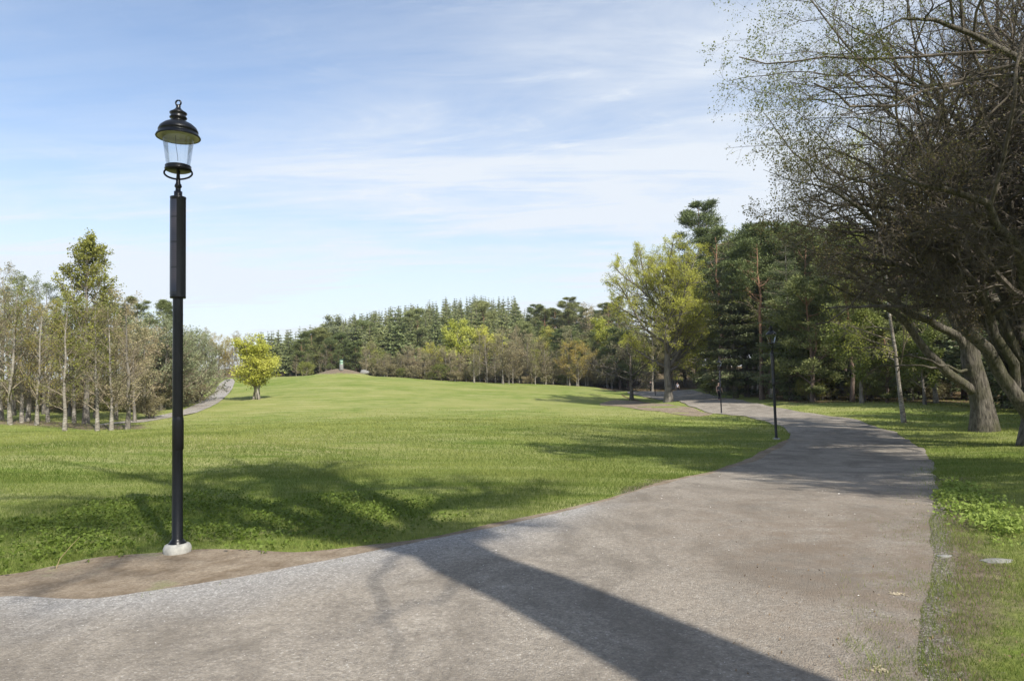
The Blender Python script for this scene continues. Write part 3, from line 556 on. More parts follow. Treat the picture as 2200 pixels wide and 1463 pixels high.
# ------------------------------------------------------------------ big oaks on the right
def oak(name, label, base, limbs, auto, env, h, rad, seed, twigs=5, leafn=2, trunk=None, leafsize=0.05, l2=20, group='large oaks beside the path', mleaf=None, cb=0.2, wob=.10, ttop=.28):
    r = np.random.default_rng(seed); bz = float(H(base[0], base[1])); NP = 14; root = np.array([base[0], base[1], bz-0.05]); Pl, Rl, Ll = [], [], []
    T, tl = resample(trunk, 12, 0.03, r) if trunk is not None else (trunk_curve(h*.8, 12, (0.02, -.02), r, .02)+root, h*.8); T[0] = root
    tr = flare(rad, tl, 12, ttop, 1.35)
    for pts, r0, r1 in limbs:
        o_, l_ = resample(pts, NP, wob, r); Pl.append(o_); Rl.append(np.linspace(r0, r1, NP)*np.r_[np.ones(NP-6), .9, .78, .62, .46, .3, .15]); Ll.append(l_)
    if auto:
        sp = dict(num=auto, t0=cb, t1=1, lf=.62, ang=55, wig=.10, trop=.035, pts=NP, rr=.62, fall=.25, upb=.35, lmin=3); Q = children(T[None], tr[None], np.array([max(tl, 11.0)]), sp, r, env)
        rr0 = np.maximum(np.minimum(Q[1][:, :1]*1.9, rad*.5), .06)*np.linspace(1, .22, NP)[None]
        Pl += list(Q[0]); Rl += list(rr0); Ll += list(Q[2])
    P1, R1, L1 = np.stack(Pl), np.stack(Rl), np.array(Ll)
    Q2 = children(P1, R1, L1, dict(num=l2, t0=.18, t1=1, lf=.48, ang=46, wig=.20, trop=.02, pts=10, rr=.55, lmin=1.0, lmax=6.5, rmin=.028, fall=.4), r, env)
    Q3 = children(*Q2, dict(num=11, t0=.10, t1=1, lf=.46, ang=48, wig=.24, trop=.02, pts=6, rr=.55, lmin=.6, lmax=2.2, rmin=.011), r, env)
    Q4 = children(*Q3, dict(num=8, t0=.15, t1=1, lf=.46, ang=48, wig=.22, trop=.02, pts=4, rr=.6, lmin=.3, lmax=1.0, rmin=.007), r, env)
    Q5 = children(*Q4, dict(num=twigs, t0=.2, t1=1, lf=.45, ang=45, wig=.2, trop=.04, pts=3, rr=.7, lmin=.15, lmax=.5, rmin=.0035), r, env)
    e = empty(name, tuple(root), label, 'tree', group)
    def loc(V): return V-root
    mk('trunk', [(loc(v), f) for v, f in (tubes(T[None], tr[None], 18), tubes(P1, R1, 10))], M['oak'], e)
    mk('branches', [(loc(v), f) for v, f in (tubes(Q2[0], Q2[1], 6), tubes(Q3[0], Q3[1], 4), tubes(Q4[0], Q4[1], 3), tubes(Q5[0], Q5[1], 3))], M['oaktwig'], e, smooth=False)
    c = tips(Q5[0], leafn, r, .02, .5); gk = np.clip((c[:, 2]-4)/4, 0, 1)*np.clip(1-(c[:, 0]-8)/6, 0, 1); c = c[r.random(len(c)) < .22+.78*gk] if leafn == 2 else c; V, F = leafquads(c, leafsize*(.6+.8*r.random(len(c))), seed, .2, .7)
    gi = np.clip((c[:, 2]-5)/5, 0, 1)*np.clip(1-(c[:, 0]-7)/7, 0, 1); var = np.repeat(np.clip(gi+r.normal(.1, .2, len(c)), 0, 1), 4)
    mk('foliage', (loc(V), F), mleaf or M['l_oak'], e, attrs={'var': var}, smooth=False); return e
def px3(l): 
    out = []; Y = None
    for p in l:
        Y = p[2] if len(p) > 2 else Y; out.append(at(p[0], p[1], Y))
    return out
bB = at(2232, 958, 20.5); bA = at(2115, 926, 28.5)
limbsB = [
 (px3([(2228,915,20.5),(2190,845,20.3),(2110,755,20),(2060,680,19.6),(2031,622,19.3),(1975,545,18.8),(1890,470,18.2),(1790,405,17.6),(1700,375,17.4),(1640,365,17.2)]), .22, .03),
 (px3([(2232,900,20.5),(2200,795,20.8),(2146,731,20.9),(2095,650,21),(2068,560,21.3),(2045,450,21.5),(1985,330,22),(1900,220,22),(1800,130,22)]), .21, .03),
 (px3([(2236,890,20.5),(2215,760,21.5),(2165,680,21.8),(2140,600,22),(2125,450,22.3),(2110,300,22.3),(2090,150,22.3),(2050,-60,22.3)]), .19, .03),
 (px3([(2240,880,20.5),(2216,700,21),(2190,600,20.6),(2176,400,20.2),(2160,200,20),(2130,0,20),(2100,-200,20)]), .19, .03),
 (px3([(2240,880,20.3),(2268,700,18.2),(2200,530,16.6),(2130,485,16.2),(2085,392,15.7),(1990,385,15.2),(1850,395,14.6),(1740,430,14.2)]), .20, .03),
 (px3([(2245,870,20.3),(2320,500,18.4),(2300,280,17),(2200,135,16.2),(2080,40,15.4),(1950,32,14.8),(1850,78,14.2),(1770,140,13.8)]), .19, .03),
 (px3([(2220,830,20.4),(2120,640,20),(2010,600,19.5),(1900,560,19),(1800,540,18.6),(1700,545,18.2),(1650,520,18)]), .15, .012),
 (px3([(2240,860,20.6),(2240,520,21),(2150,330,21.5),(2050,240,22),(1930,200,22.5),(1800,210,22.6),(1740,225,22.4),(1660,190,22)]), .17, .025),
]
limbsB += [
 (px3([(2180,830,20.4),(2080,600,19.4),(1980,460,18.6),(1880,360,18),(1780,280,17.6),(1680,230,17.4)]), .16, .012),
 (px3([(2160,800,20.4),(2040,560,20.4),(1900,430,20.2),(1780,440,20),(1680,450,19.8),(1610,470,19.6)]), .15, .012),
 (px3([(2200,700,21),(2100,420,20),(2000,200,19.4),(1900,90,19),(1800,20,18.8),(1720,-20,18.6)]), .15, .012)]
oak('oak_tree', 'huge spreading oak with bare twisted limbs, its trunk half cut off by the right edge', bB[:2], limbsB, 16, (np.array([14.4, 19.6, 11.0]), np.array([8.5, 8.6, 8.3])), 17, .42, 31, twigs=3, leafn=2, leafsize=.050,
    trunk=[bB, at(2232, 900, 20.5), at(2240, 860, 20.6), at(2262, 600, 21), at(2290, 300, 21)])
limbsA = [
 (px3([(2098,845,28.5),(2031,797,28.3),(1968,717,28),(1935,693,27.7),(1880,650,27.3),(1800,615,26.8),(1720,600,26.4)]), .21, .03),
 (px3([(2082,760,28.5),(2060,712,28.4),(1990,682,28.2),(1913,638,27.8),(1850,590,27.4),(1750,540,26.8),(1650,500,26.2)]), .19, .03),
 (px3([(2080,745,28.5),(2040,660,28.8),(1980,560,29.2),(1900,450,29.6),(1820,330,30)]), .19, .04),
 (px3([(2095,800,28.5),(2030,784,28),(1955,765,27.4),(1900,760,27),(1850,757,26.6)]), .07, .015),
 (px3([(2096,806,28.5),(2040,797,28.8),(1960,783,29),(1880,792,29.2),(1820,780,29.4)]), .06, .015),
]
oak('oak_tree', 'old oak with a thick knotted grey trunk standing whole in the grass at right', bA[:2], limbsA, 7, (np.array([18.6, 28.2, 11.0]), np.array([9.4, 8.0, 7.6])), 17, .43, 37, twigs=3, leafn=1,
    trunk=[bA, at(2108, 845, 28.5), at(2085, 770, 28.5), at(2075, 700, 28.6), at(2068, 560, 28.8), at(2060, 380, 29)], leafsize=.06, l2=9, cb=.35)
oak('oak_tree', 'oak just outside the right edge whose crown shades the bend of the gravel path', (14.6, 7.2), [], 12, (np.array([13.2, 8.0, 8.6]), np.array([7.4, 7.4, 7.0])), 15,   .38, 41, twigs=5, leafn=3, leafsize=.07, l2=24, cb=.2)
# the tree behind the camera whose trunk and branches throw the long shadow over the gravel
rt = np.array([4.9, -1.9]); TE = math.tan(SUN_EL)
def shade(px, py):                       # branch point whose shadow falls on this ground point
    g_ = ground(px, py); h = ((g_[:2]-rt) @ np.array([-SX, -SY]))*TE; return np.array([g_[0]+SX*h/TE, g_[1]+SY*h/TE, h+g_[2]])
trD = [np.array([4.9, -1.9, 0]), np.array([4.8, -1.85, 2.5])]+[shade(*p) for p in ((1520,1455),(1360,1370),(1200,1300),(1060,1230),(930,1165))]
limD = [([shade(*p) for p in ((945,1172),(880,1100),(770,1050),(690,1018),(620,992),(560,976))], .24, .05),
        ([shade(*p) for p in ((930,1180),(800,1152),(680,1092),(600,1040),(548,1008),(500,985),(430,970))], .25, .05),
        ([shade(*p) for p in ((900,1185),(740,1160),(600,1105),(460,1062),(330,1030),(180,1000),(20,982))], .22, .05),
        ([shade(*p) for p in ((930,1165),(900,1098),(985,1078),(1080,1052),(1200,1040))], .16, .03),
        ([shade(*p) for p in ((600,1040),(560,1012),(590,990),(650,975))], .14, .03),
        ([shade(*p) for p in ((740,1165),(560,1130),(400,1120),(240,1100),(80,1110))], .13, .03),
        ([shade(*p) for p in ((860,1195),(800,1262),(822,1330),(832,1400),(828,1500))], .024, .008),
        ([shade(*p) for p in ((1060,1230),(940,1290),(800,1330),(640,1420))], .022, .007)]
oak('oak_tree', 'tall tree out of view whose long trunk shadow crosses the gravel', rt, limD, 4, (np.array([0.2, -1.4, 14.0]), np.array([8.2, 5.6, 4.6])), 19, .55, 47, twigs=3, leafn=1, l2=13,
    trunk=trD, cb=.85, wob=.05, ttop=.62)

# ------------------------------------------------------------------ budding maple in the middle right
d = broadleaf(53, 17, .42, 3.2, 6.8, [dict(num=32, lf=.85, ang=58, wig=.09, trop=.10, pts=10, k=7, rr=.6, intrunk=1, upb=.25, fall=.35, t0=.28, rmin=.05), dict(num=13, lf=.42, ang=45, wig=.16, trop=.05, pts=6, k=4, t0=.15),
     dict(num=8, lf=.45, ang=45, wig=.18, trop=.04, pts=4, t0=.15), dict(num=6, lf=.5, ang=45, wig=.2, pts=3, lmin=.3)], (5, .11, .10), tk=14, env_c=(0.0, 0, 9.6), env_r=(8.2, 7.4, 7.7), trunk_h=.66, top=.3)
mp = gp(1435, 72)
single('maple', d, mp, (M['grey'], M['grey'], M['l_maple']), 'maple_tree', 'large yellow-green budding tree beside the path, forked above a pale trunk')
# low dark spreading tree left of it
d = broadleaf(57, 8.0, .24, 1.0, 5.0, [dict(num=13, lf=.9, ang=62, wig=.13, trop=.03, pts=8, k=6, rr=.6, intrunk=1, fall=.3, t0=.12), dict(num=9, lf=.42, ang=45, wig=.2, pts=5, k=4, t0=.15), dict(num=8, lf=.45, ang=45, wig=.2, pts=4, t0=.15),
     dict(num=5, lf=.5, ang=45, wig=.2, pts=3, lmin=.25)], (1, .12, .08), tk=10, env_c=(-1.2, 0, 4.6), env_r=(6.6, 5, 4.4), trunk_h=.8)
single('low', d, gp(1356, 84), (M['oaktwig'], M['oaktwig'], M['l_brown']), 'low_spreading_tree', 'low dark tree with crooked spreading branches left of the budding maple')

# ------------------------------------------------------------------ prototypes of the smaller trees
BV = [dict(num=30, lf=.28, ang=40, wig=.08, trop=.04, pts=5, k=4, rr=.5, t0=.13, fall=.55), dict(num=7, lf=.5, ang=35, wig=.12, trop=.03, pts=4, t0=.15), dict(num=6, lf=.5, ang=38, wig=.15, pts=3, lmin=.2)]
for i_ in range(3):
    proto(f'birch{i_}', broadleaf(60+i_, 10, .11, 2.0, 1.7, BV, (3, .075, .07), tk=7, env_c=(0, 0, 5.8), env_r=(1.85, 1.85, 5.0), trunk_h=.97, top=.08, tn=8), M['birch'], M['twig'], M['l_brown'])
for i_ in range(2):
    proto(f'haze{i_}', broadleaf(70+i_, 8, .12, 1.2, 2.6, [dict(num=20, lf=.42, ang=50, wig=.12, trop=.05, pts=5, k=4, rr=.5, fall=.5, t0=.15), dict(num=9, lf=.48, ang=45, wig=.18, pts=4, t0=.15), dict(num=8, lf=.5, ang=45, wig=.2, pts=3, lmin=.2)], (3, .11, .10),
          tk=7, env_c=(0, 0, 4.5), env_r=(2.7, 2.7, 3.7), trunk_h=.85), M['grey'], M['twig'], M['l_brown'])
for i_ in range(2):
    proto(f'round{i_}', broadleaf(80+i_, 9, .16, 1.6, 3.6, [dict(num=16, lf=.55, ang=50, wig=.1, trop=.06, pts=6, k=5, rr=.55, fall=.5), dict(num=9, lf=.45, ang=45, wig=.16, pts=4, t0=.2), dict(num=7, lf=.5, ang=45, wig=.18, pts=3, lmin=.25)], (9, .20, .18),
          tk=8, env_c=(0, 0, 5.3), env_r=(3.7, 3.7, 3.9), trunk_h=.8), M['grey'], M['twig'], M['l_lime'])
proto('multi', broadleaf(85, 7, .09, .8, 2.6, [dict(num=13, lf=.5, ang=42, wig=.1, trop=.06, pts=6, k=5, rr=.55, fall=.5, t0=.2), dict(num=8, lf=.45, ang=45, wig=.16, pts=4, t0=.2), dict(num=6, lf=.5, ang=45, wig=.18, pts=3, lmin=.25)], (6, .16, .14),
          tk=8, env_c=(0, 0, 3.75), env_r=(2.8, 2.75, 3.3), stems=4, trunk_h=.8), M['birch'], M['twig'], M['l_lime'])
for i_ in range(2):
    proto(f'willow{i_}', broadleaf(88+i_, 7, .13, .2, 3.2, [dict(num=18, lf=.6, ang=45, wig=.14, trop=.05, pts=6, k=4, rr=.6, fall=.4, t0=.03), dict(num=9, lf=.45, ang=45, wig=.2, pts=4, t0=.15), dict(num=8, lf=.5, ang=45, wig=.2, pts=3, lmin=.25)], (3, .12, .10),
          tk=6, env_c=(0, 0, 3.3), env_r=(3.4, 3.4, 3.7), stems=3, trunk_h=.8), M['grey'], M['twig'], M['l_willow'])
proto('poplar', broadleaf(93, 13.4, .2, 2.8, 2.6, [dict(num=60, lf=.30, ang=40, wig=.08, trop=.10, pts=6, k=4, rr=.5, fall=.35, t0=.2), dict(num=9, lf=.45, ang=40, wig=.14, trop=.06, pts=4, t0=.2), dict(num=5, lf=.5, ang=45, wig=.18, pts=3, lmin=.2)], (7, .13, .10),
          tk=8, env_c=(0, 0, 7.6), env_r=(2.3, 2.3, 5.9), trunk_h=.97, top=.08, asp=.75), M['grey'], M['twig'], M['l_poplar'])
for i_ in range(4):
    proto(f'farcon{i_}', conifer(100+i_, 14, 2.3+.25*i_, 1.5, 200, 34, .55, .17, droop=-.2, power=1.0, irregular=.35, asp=.5), M['grey'], M['twig'], M['l_farcon'])
for i_ in range(2):
    proto(f'spruce{i_}', conifer(110+i_, 15, 2.9, 0.7, 300, 150, .19, .18, droop=-.25, power=.7, irregular=.25, asp=.45), M['grey'], M['twig'], M['l_spruce'])
for i_ in range(3):
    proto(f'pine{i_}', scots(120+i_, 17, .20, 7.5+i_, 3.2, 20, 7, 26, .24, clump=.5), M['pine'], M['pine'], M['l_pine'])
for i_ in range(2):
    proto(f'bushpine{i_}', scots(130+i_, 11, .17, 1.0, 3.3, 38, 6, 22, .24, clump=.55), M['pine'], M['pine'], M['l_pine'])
proto('tallbirch', broadleaf(140, 16, .17, 4.5, 2.7, [dict(num=26, lf=.24, ang=40, wig=.08, trop=.04, pts=5, k=4, rr=.5, fall=.4), dict(num=8, lf=.5, ang=38, wig=.12, trop=-.04, pts=4, t0=.15), dict(num=7, lf=.5, ang=38, wig=.15, trop=-.05, pts=3, lmin=.25)], (4, .13, .10),
      tk=9, env_c=(0, 0, 10), env_r=(2.8, 2.8, 6.3), trunk_h=.97, top=.08), M['birch'], M['twig'], M['l_dim'])
for i_ in range(2):
    proto(f'shrub{i_}', broadleaf(150+i_, 2.2, .05, .05, 1.6, [dict(num=14, lf=.8, ang=48, wig=.15, pts=5, k=3, fall=.3, t0=.03), dict(num=8, lf=.5, ang=45, wig=.2, pts=4), dict(num=6, lf=.5, ang=45, wig=.2, pts=3, lmin=.12)], (3, .08, .05), tk=5, env_c=(0, 0, 1.05), env_r=(1.6, 1.6, 1.2), stems=4, trunk_h=.8),
          M['grey'], M['twig'], M['l_maple'])

# ------------------------------------------------------------------ left grove
ords = ['first', 'second', 'third', 'fourth', 'fifth', 'sixth', 'seventh', 'eighth', 'ninth', 'tenth', 'eleventh', 'twelfth', 'thirteenth', 'fourteenth', 'fifteenth', 'sixteenth', 'seventeenth', 'eighteenth', 'nineteenth', 'twentieth']
grove = [(4,900,49,588,1,'l_brown'),(23,913,46,612,0,'l_yellow'),(48,903,48,640,2,'l_brown'),(60,903,49,600,1,'l_willow'),(80,910,46.5,650,2,'l_orange'),(104,905,49,668,0,'l_brown'),(140,925,44.5,640,1,'l_yellow'),(160,903,50,660,2,'l_yellow'),
         (210,921,45.5,650,2,'l_poplar'),(240,923,45,655,0,'l_brown'),(274,921,45.5,640,1,'l_brown')]
for q, (px, by, Y, top, v, lf) in enumerate(sorted(grove)):
    dark = px == 274
    lab = 'thickest and darkest trunk of the grove, at its right end' if dark else f'slender pale-trunked birch, {ords[q]} from the left along the grove front'
    plant(f'birch{v}', gp(px, Y), hgt(px, Y, top), 'birch_tree', lab, 'tree', 'birches in the left grove', leaf=M[lf], wide=1.3 if not dark else 1.5, bark=M['grey'] if dark else None)
for q, (px, Y, top, k_, lf) in enumerate([(-60,50,600,'haze0','l_brown'),(-25,47,620,'birch2','l_brown'),(30,56,640,'haze1','l_brown'),(95,58,660,'haze0','l_brown'),(150,56,690,'haze1','l_yellow'),(205,55,680,'haze0','l_brown'),(250,54,665,'haze1','l_brown'),(290,53,690,'haze0','l_brown'),(310,60,700,'haze1','l_brown')]):
    plant(k_, gp(px, Y), hgt(px, Y, top), 'young_tree', f'brown-budded young tree behind the birch row, {ords[q]} from the left', 'tree', 'brown trees behind the birch row', leaf=M[lf], wide=1.05)
plant('poplar', gp(185, 50), hgt(185, 50, 512), 'poplar_tree', 'tall cone-shaped tree with open yellow-green leaves rising above the left grove')
for px, Y, top, lab in [(45,66,596,'grey-green feathery tree behind the left end of the grove'),(95,68,610,'pale grey-green tree between the left birches and the tall cone-shaped tree'),(20,80,620,'pale tree deep behind the leftmost birches'),(130,75,640,'grey-green tree deep behind the tall cone-shaped tree')]:
    plant('tallbirch', gp(px, Y), hgt(px, Y, top), 'grey_green_tree', lab, 'tree', leaf=M['l_willow'], wide=1.1)
for q, (px, Y, top, wd) in enumerate([(338,64,668,1.15),(365,69,690,1.1),(398,72,700,1.1),(425,76,712,1.0),(300,70,690,1.1)]):
    plant(f'willow{q%2}', gp(px, Y), hgt(px, Y, top), 'willow_bush', ['grey-green willow mass right behind the thick dark trunk', 'grey-green willow half hidden by the near lamp post', 'grey-green willow just right of the near lamp post', 'rightmost grey-green willow, above the far path', 'willow at the back of the grove'][q], 'shrub', 'grey-green willows by the far path', wide=wd)
for q, (px, Y, top) in enumerate([(245,95,652),(290,92,640),(345,90,645),(210,100,655)]):
    plant(f'pine{q%3}', gp(px, Y), hgt(px, Y, top), 'pine_tree', ['dark pine top just right of the tall cone-shaped tree', 'dark pine top above the right end of the grove', 'dark pine top just left of the near lamp post', 'dark pine top half hidden behind the tall cone-shaped tree'][q], 'tree')
plant('shrub0', gp(321, 56), 1.9, 'sapling', 'small twiggy bush alone in the grass right of the grove', 'shrub', leaf=M['l_brown'])
for q, (px, Y, top, lf) in enumerate([(455,122,722,'l_brown'),(470,124,715,'l_orange'),(440,128,705,'l_brown'),(500,126,722,'l_brown'),(515,130,712,'l_brown'),(540,128,715,'l_brown'),(484,135,725,'l_yellow')]):
    plant(f'haze{q%2}', gp(px, Y), hgt(px, Y, top), 'budding_tree', f'brownish budding tree at the head of the far path, {ords[q]} of that clump', 'tree', 'budding trees at the head of the far path', leaf=M[lf])
plant('multi', gp(553, 74), hgt(550, 74, 712), 'lime_green_tree', 'bright lime-green tree of several pale stems alone on the meadow', 'tree', wide=1.3, rz=.6)

# ------------------------------------------------------------------ far wood behind the meadow
r = np.random.default_rng(5)
edge = []
for px in list(np.linspace(640, 700, 4)) + list(np.linspace(790, 1335, 62)):
    px = px + r.normal(0, 4); Y = 117+r.random()*9 + (2 if px < 1000 else 0)
    c = 'l_brown'; kd = 'birch%d' % r.integers(3) if r.random() < .6 else 'haze%d' % r.integers(2)
    top = 752+r.normal(0, 12)
    if 800 < px < 870: c = 'l_yellow' if r.random() < .7 else 'l_brown'; top = 755+r.normal(0, 6)
    elif 900 < px < 940: c = 'l_yellow' if r.random() < .5 else 'l_brown'
    elif 1150 < px < 1210: c = 'l_yellow' if r.random() < .5 else 'l_brown'
    elif 1215 < px < 1262: c = 'l_orange' if r.random() < .6 else 'l_yellow'; top = 757
    elif px > 1262: top = 765+r.normal(0, 8)
    if px > 1000 and r.random() < .3: top -= 25
    edge.append((px, Y, top, c, kd))
cols = {'l_brown': 'leafless brown-twigged', 'l_yellow': 'yellow-green budding', 'l_orange': 'orange-budded'}
zone = lambda px: 'left of the mound' if px < 720 else 'between mound and bright maples' if px < 930 else 'in front of the bright maples' if px < 1090 else 'right of the bright maples' if px < 1210 else 'by the orange-tinted tree'
for px, Y, top, c, kd in edge:
    plant(kd, gp(px, Y), hgt(px, Y, top), 'meadow_edge_tree', f'thin {cols[c]} tree, far meadow edge, {zone(px)}', 'tree', f'{cols[c]} trees on the far meadow edge {zone(px)}', leaf=M[c], wide=1.25)
for px, Y, top, wd, lf, k_, lab in [(985,131,688,1.25,'l_lime','round0','left of two bright yellow-green maples below the wooded hill'),(1048,128,697,1.15,'l_lime','round1','right and brighter of two yellow-green maples below the wooded hill'),
        (930,128,738,1.0,'l_lime','round0','small lime-green tree at the left foot of the two bright maples'),(1185,136,702,1.1,'l_yellow','round1','yellowish round-topped tree right of the two bright maples'),(1165,142,705,1.0,'l_yellow','round0','yellowish tree half behind the round-topped one'),
        (1110,134,700,1.1,'l_brown','haze0','tall leafless grey tree right of the bright maples'),(1135,132,715,1.1,'l_brown','haze1','leafless brown tree beside the tall grey one'),(730,150,682,1.2,'l_willow','round0','pale green tall tree above the mound'),(760,140,705,1.1,'l_willow','round1','pale green tree right behind the lantern-shaped pillar'),
        (790,132,735,1.0,'l_yellow','round0','yellow-green tree right of the grey boulder'),(1280,150,650,1.1,'l_brown','haze1','thin open tree above the right end of the wood edge')]:
    plant(k_, gp(px, Y), hgt(px, Y, top), 'broadleaf_tree', lab, 'tree', leaf=M[lf], wide=wd)
for q, (px, Y, top) in enumerate([(712,127,728),(690,132,705),(735,134,716),(765,130,735),(668,138,712),(650,128,730)]):
    plant(f'bushpine{q%2}', gp(px, Y), hgt(px, Y, top), 'bushy_pine', f'dark bushy pine branching to the ground behind the mound, {ords[q]} of six', 'tree', 'bushy pines behind the mound', wide=1.15)
for q, (px, Y, top) in enumerate([(1155,172,655),(1172,168,658),(1195,172,662),(1228,165,640),(1240,172,652),(1212,178,672),(1262,160,665),(1290,158,668),(1310,150,650),(1335,160,640),(1180,180,665)]):
    plant(f'pine{q%3}', gp(px, Y), hgt(px, Y, top), 'pine_tree', f'round-topped pine on the skyline right of the wooded hill, {ords[q]} of that row', 'tree', 'round-topped pines right of the hill', wide=1.25)
for q in range(14):
    px = 1120+q*15+r.normal(0, 4); Y = 148+r.random()*14
    plant(f'pine{q%3}' if q % 2 else f'farcon{q%4}', gp(px, Y), hgt(px, Y, 700+r.normal(0, 8)), 'pine_tree', 'dark pine in the middle rows right of the bright maples', 'tree', 'pines in the middle rows of the far wood', wide=1.2)
sky_pts = np.array([(560,712),(600,708),(640,706),(690,700),(700,695),(735,690),(755,676),(800,668),(850,657),(900,652),(950,642),(1000,638),(1060,634),(1110,636),(1135,665),(1160,690),(1200,700)])
pts = []
tries = 0
while len(pts) < 275 and tries < 60000:
    tries += 1; Y = 138+120*r.random(); px = 555+620*r.random(); x, y = gp(px, Y)
    if px < 730 and Y > 190: continue
    if px > 1130 and Y < 190: continue
    if all((x-a)**2+(y-b)**2 > (3.5)**2 for a, b in pts): pts.append((x, y))
def top_at(px): return float(np.interp(px, sky_pts[:, 0], sky_pts[:, 1]))
for x, y in pts:
    px = CX+FPX*x/y; bz = float(H(x, y)); hmax = float(at(px, top_at(px), y)[2])-bz; h = min(hmax, 11+5.5*r.random()); 
    if y > 235 or (px < 730 and y > 170): h = min(hmax*(.90+.17*r.random()), 21)
    if h < 4: continue
    zn = 'lower front slope' if y < 175 else 'crest' if y > 225 else 'middle slope'; sd_ = 'left shoulder' if px < 800 else 'right end' if px > 1080 else 'centre'
    plant('farcon%d' % r.integers(4) if r.random() < .80 or y > 165 or px < 690 else 'bushpine%d' % r.integers(2), (x, y), h, 'conifer_tree', f'dark green conifer in the dense stand, {zn} of the far hill, {sd_}', 'tree', f'conifers on the {zn} of the far hill, {sd_}', wide=(1.0+.35*r.random() if y < 190 else .75+.25*r.random()), leaf=M['l_farcon'])

# ------------------------------------------------------------------ wood on the right
plant('pine0', gp(1524, 101), hgt(1510, 101, 438), 'tall_pine', 'tallest pine, with an open flat-tiered top standing out against the sky', 'tree', wide=1.0, rz=1.0)
rw = [(1545,84,490,'pine1','second tall pine, partly behind the oak twigs'),(1580,72,500,'spruce0','tall dark spruce just right of the tall pines'),(1620,78,490,'tallbirch','tall green birch behind the second lamp post'),(1655,70,480,'pine2','tall pine behind the second lamp post'),
      (1700,60,520,'spruce1','dark spruce right of the second lamp post'),(1745,56,600,'bushpine0','bushy light-tipped pine with low branches beyond the path bend'),(1830,54,520,'pine0','orange-stemmed pine at the back of the lawn'),
      (1870,58,500,'tallbirch','yellow-green birch between the pine and the white birch'),(1955,56,480,'spruce0','dark spruce behind the leaning white birch'),(2010,52,520,'tallbirch','green birch behind the oak limbs'),(2070,58,460,'pine1','pine behind the old oak'),
      (2130,56,500,'spruce1','dark spruce right behind the old oak'),(2190,55,480,'pine2','pine at the right edge behind the oaks'),(1792,62,500,'spruce0','spruce behind the bushy low-branched pine'),(1760,58,640,'bushpine1','second bushy low-branched pine beyond the path bend'),(1905,50,690,'bushpine0','low bushy pine left of the white birch'),(1722,62,640,'round0','yellow-green leafy tree low in the wood right of the second lamp post'),(1985,47,700,'round1','low yellow-green tree right of the white birch'),(1850,50,650,'round1','yellow-green tree low behind the lawn left of the white birch'),(1560,88,640,'round0','yellowish low tree behind the third lamp post')]
for px, Y, top, k_, lab in rw:
    nm = {'p': 'pine_tree', 's': 'spruce_tree', 't': 'birch_tree', 'b': 'bushy_pine', 'r': 'broadleaf_tree'}[k_[0]]
    plant(k_, gp(px, Y), hgt(px, Y, top), nm, lab, 'tree', wide=1.15, leaf=M['l_maple'] if k_[0] == 't' else M['l_dim'] if k_[0] == 'r' else None)
# leaning white birch by the lawn: single
for q, (x_, y_) in enumerate([(34., 33.), (30., 40.), (39., 41.), (27.5, 29.), (33, 47), (25.5, 24.), (36, 36), (30, 30)]):  # unseen spruces added outside the view to block sun from the right-hand lawn
    plant(f'spruce{q%2}', (x_, y_), 15, 'spruce_tree', 'unseen dark spruce added beyond the right edge to shade the lawn', 'tree', 'added spruces beyond the right edge, shading the lawn', wide=1.3)
d = broadleaf(144, 15, .10, 2.2, 3.0, [dict(num=26, lf=.24, ang=60, wig=.1, trop=-.03, pts=6, k=4, rr=.45, fall=.3), dict(num=9, lf=.5, ang=40, wig=.15, trop=-.08, pts=4, t0=.15), dict(num=8, lf=.5, ang=40, wig=.18, trop=-.08, pts=3, lmin=.25)], (4, .075, .07), tk=10,
     lean=(-.055, 0), env_c=(-.7, 0, 8), env_r=(3.2, 3.2, 7.0), trunk_h=.97, top=.1)
single('wb', d, gp(1938, 35), (M['birch'], M['twig'], M['l_maple']), 'white_birch', 'leaning white birch on the lawn right of the path bend')
cnt = 0; wpts = []
while cnt < 95:
    px = 1330+1050*r.random(); Y = 62+66*r.random()**1.2; x, y = gp(px, Y)
    if px < 1500 and Y < 118: continue
    if px < 1600 and Y < 84: continue
    if any((x-a)**2+(y-b)**2 < 3.0**2 for a, b in wpts): continue
    wpts.append((x, y)); cnt += 1; k_ = ['pine0', 'pine1', 'pine2', 'spruce0', 'tallbirch', 'tallbirch', 'farcon1', 'bushpine0'][r.integers(8)]
    skyl = np.interp(px, [1330, 1400, 1480, 1530, 1650, 1900, 2200], [640, 640, 590, 520, 480, 455, 445]); top = skyl+25*r.random()+ (120-Y)*.3
    nm = {'p': 'pine_tree', 's': 'spruce_tree', 't': 'birch_tree', 'b': 'bushy_pine', 'f': 'conifer_tree'}[k_[0]]; kn = nm.replace('_tree', '').replace('_', ' ')
    zn = 'left part behind the budding maple' if px < 1560 else 'part behind the second lamp post' if px < 1760 else 'part behind the leaning white birch' if px < 2000 else 'part behind the big oaks'
    plant(k_, (x, y), min(19, hgt(px, Y, top)), nm, f'{kn} deep in the dark wood on the right, {zn}', 'tree', f'{kn} trees deep in the right wood, {zn}', wide=1.2)
for q in range(34):
    px = 1190+320*r.random(); Y = 119+16*r.random()+ (6 if px < 1330 else 0); k_ = ['haze0', 'haze1', 'bushpine0', 'bushpine1', 'round0'][r.integers(5)]; nm = 'bushy_pine' if k_[0] == 'b' else 'budding_tree'; kn = nm.replace('_', ' ')
    plant(k_, gp(px, Y), hgt(px, Y, 715+r.normal(0, 14)), nm, f'{kn} low in the background behind the budding maple', 'tree', f'{kn} trees behind the budding maple', leaf=M['l_brown'] if k_[0] == 'h' else M['l_maple'] if k_[0] == 'r' else None, wide=1.25)
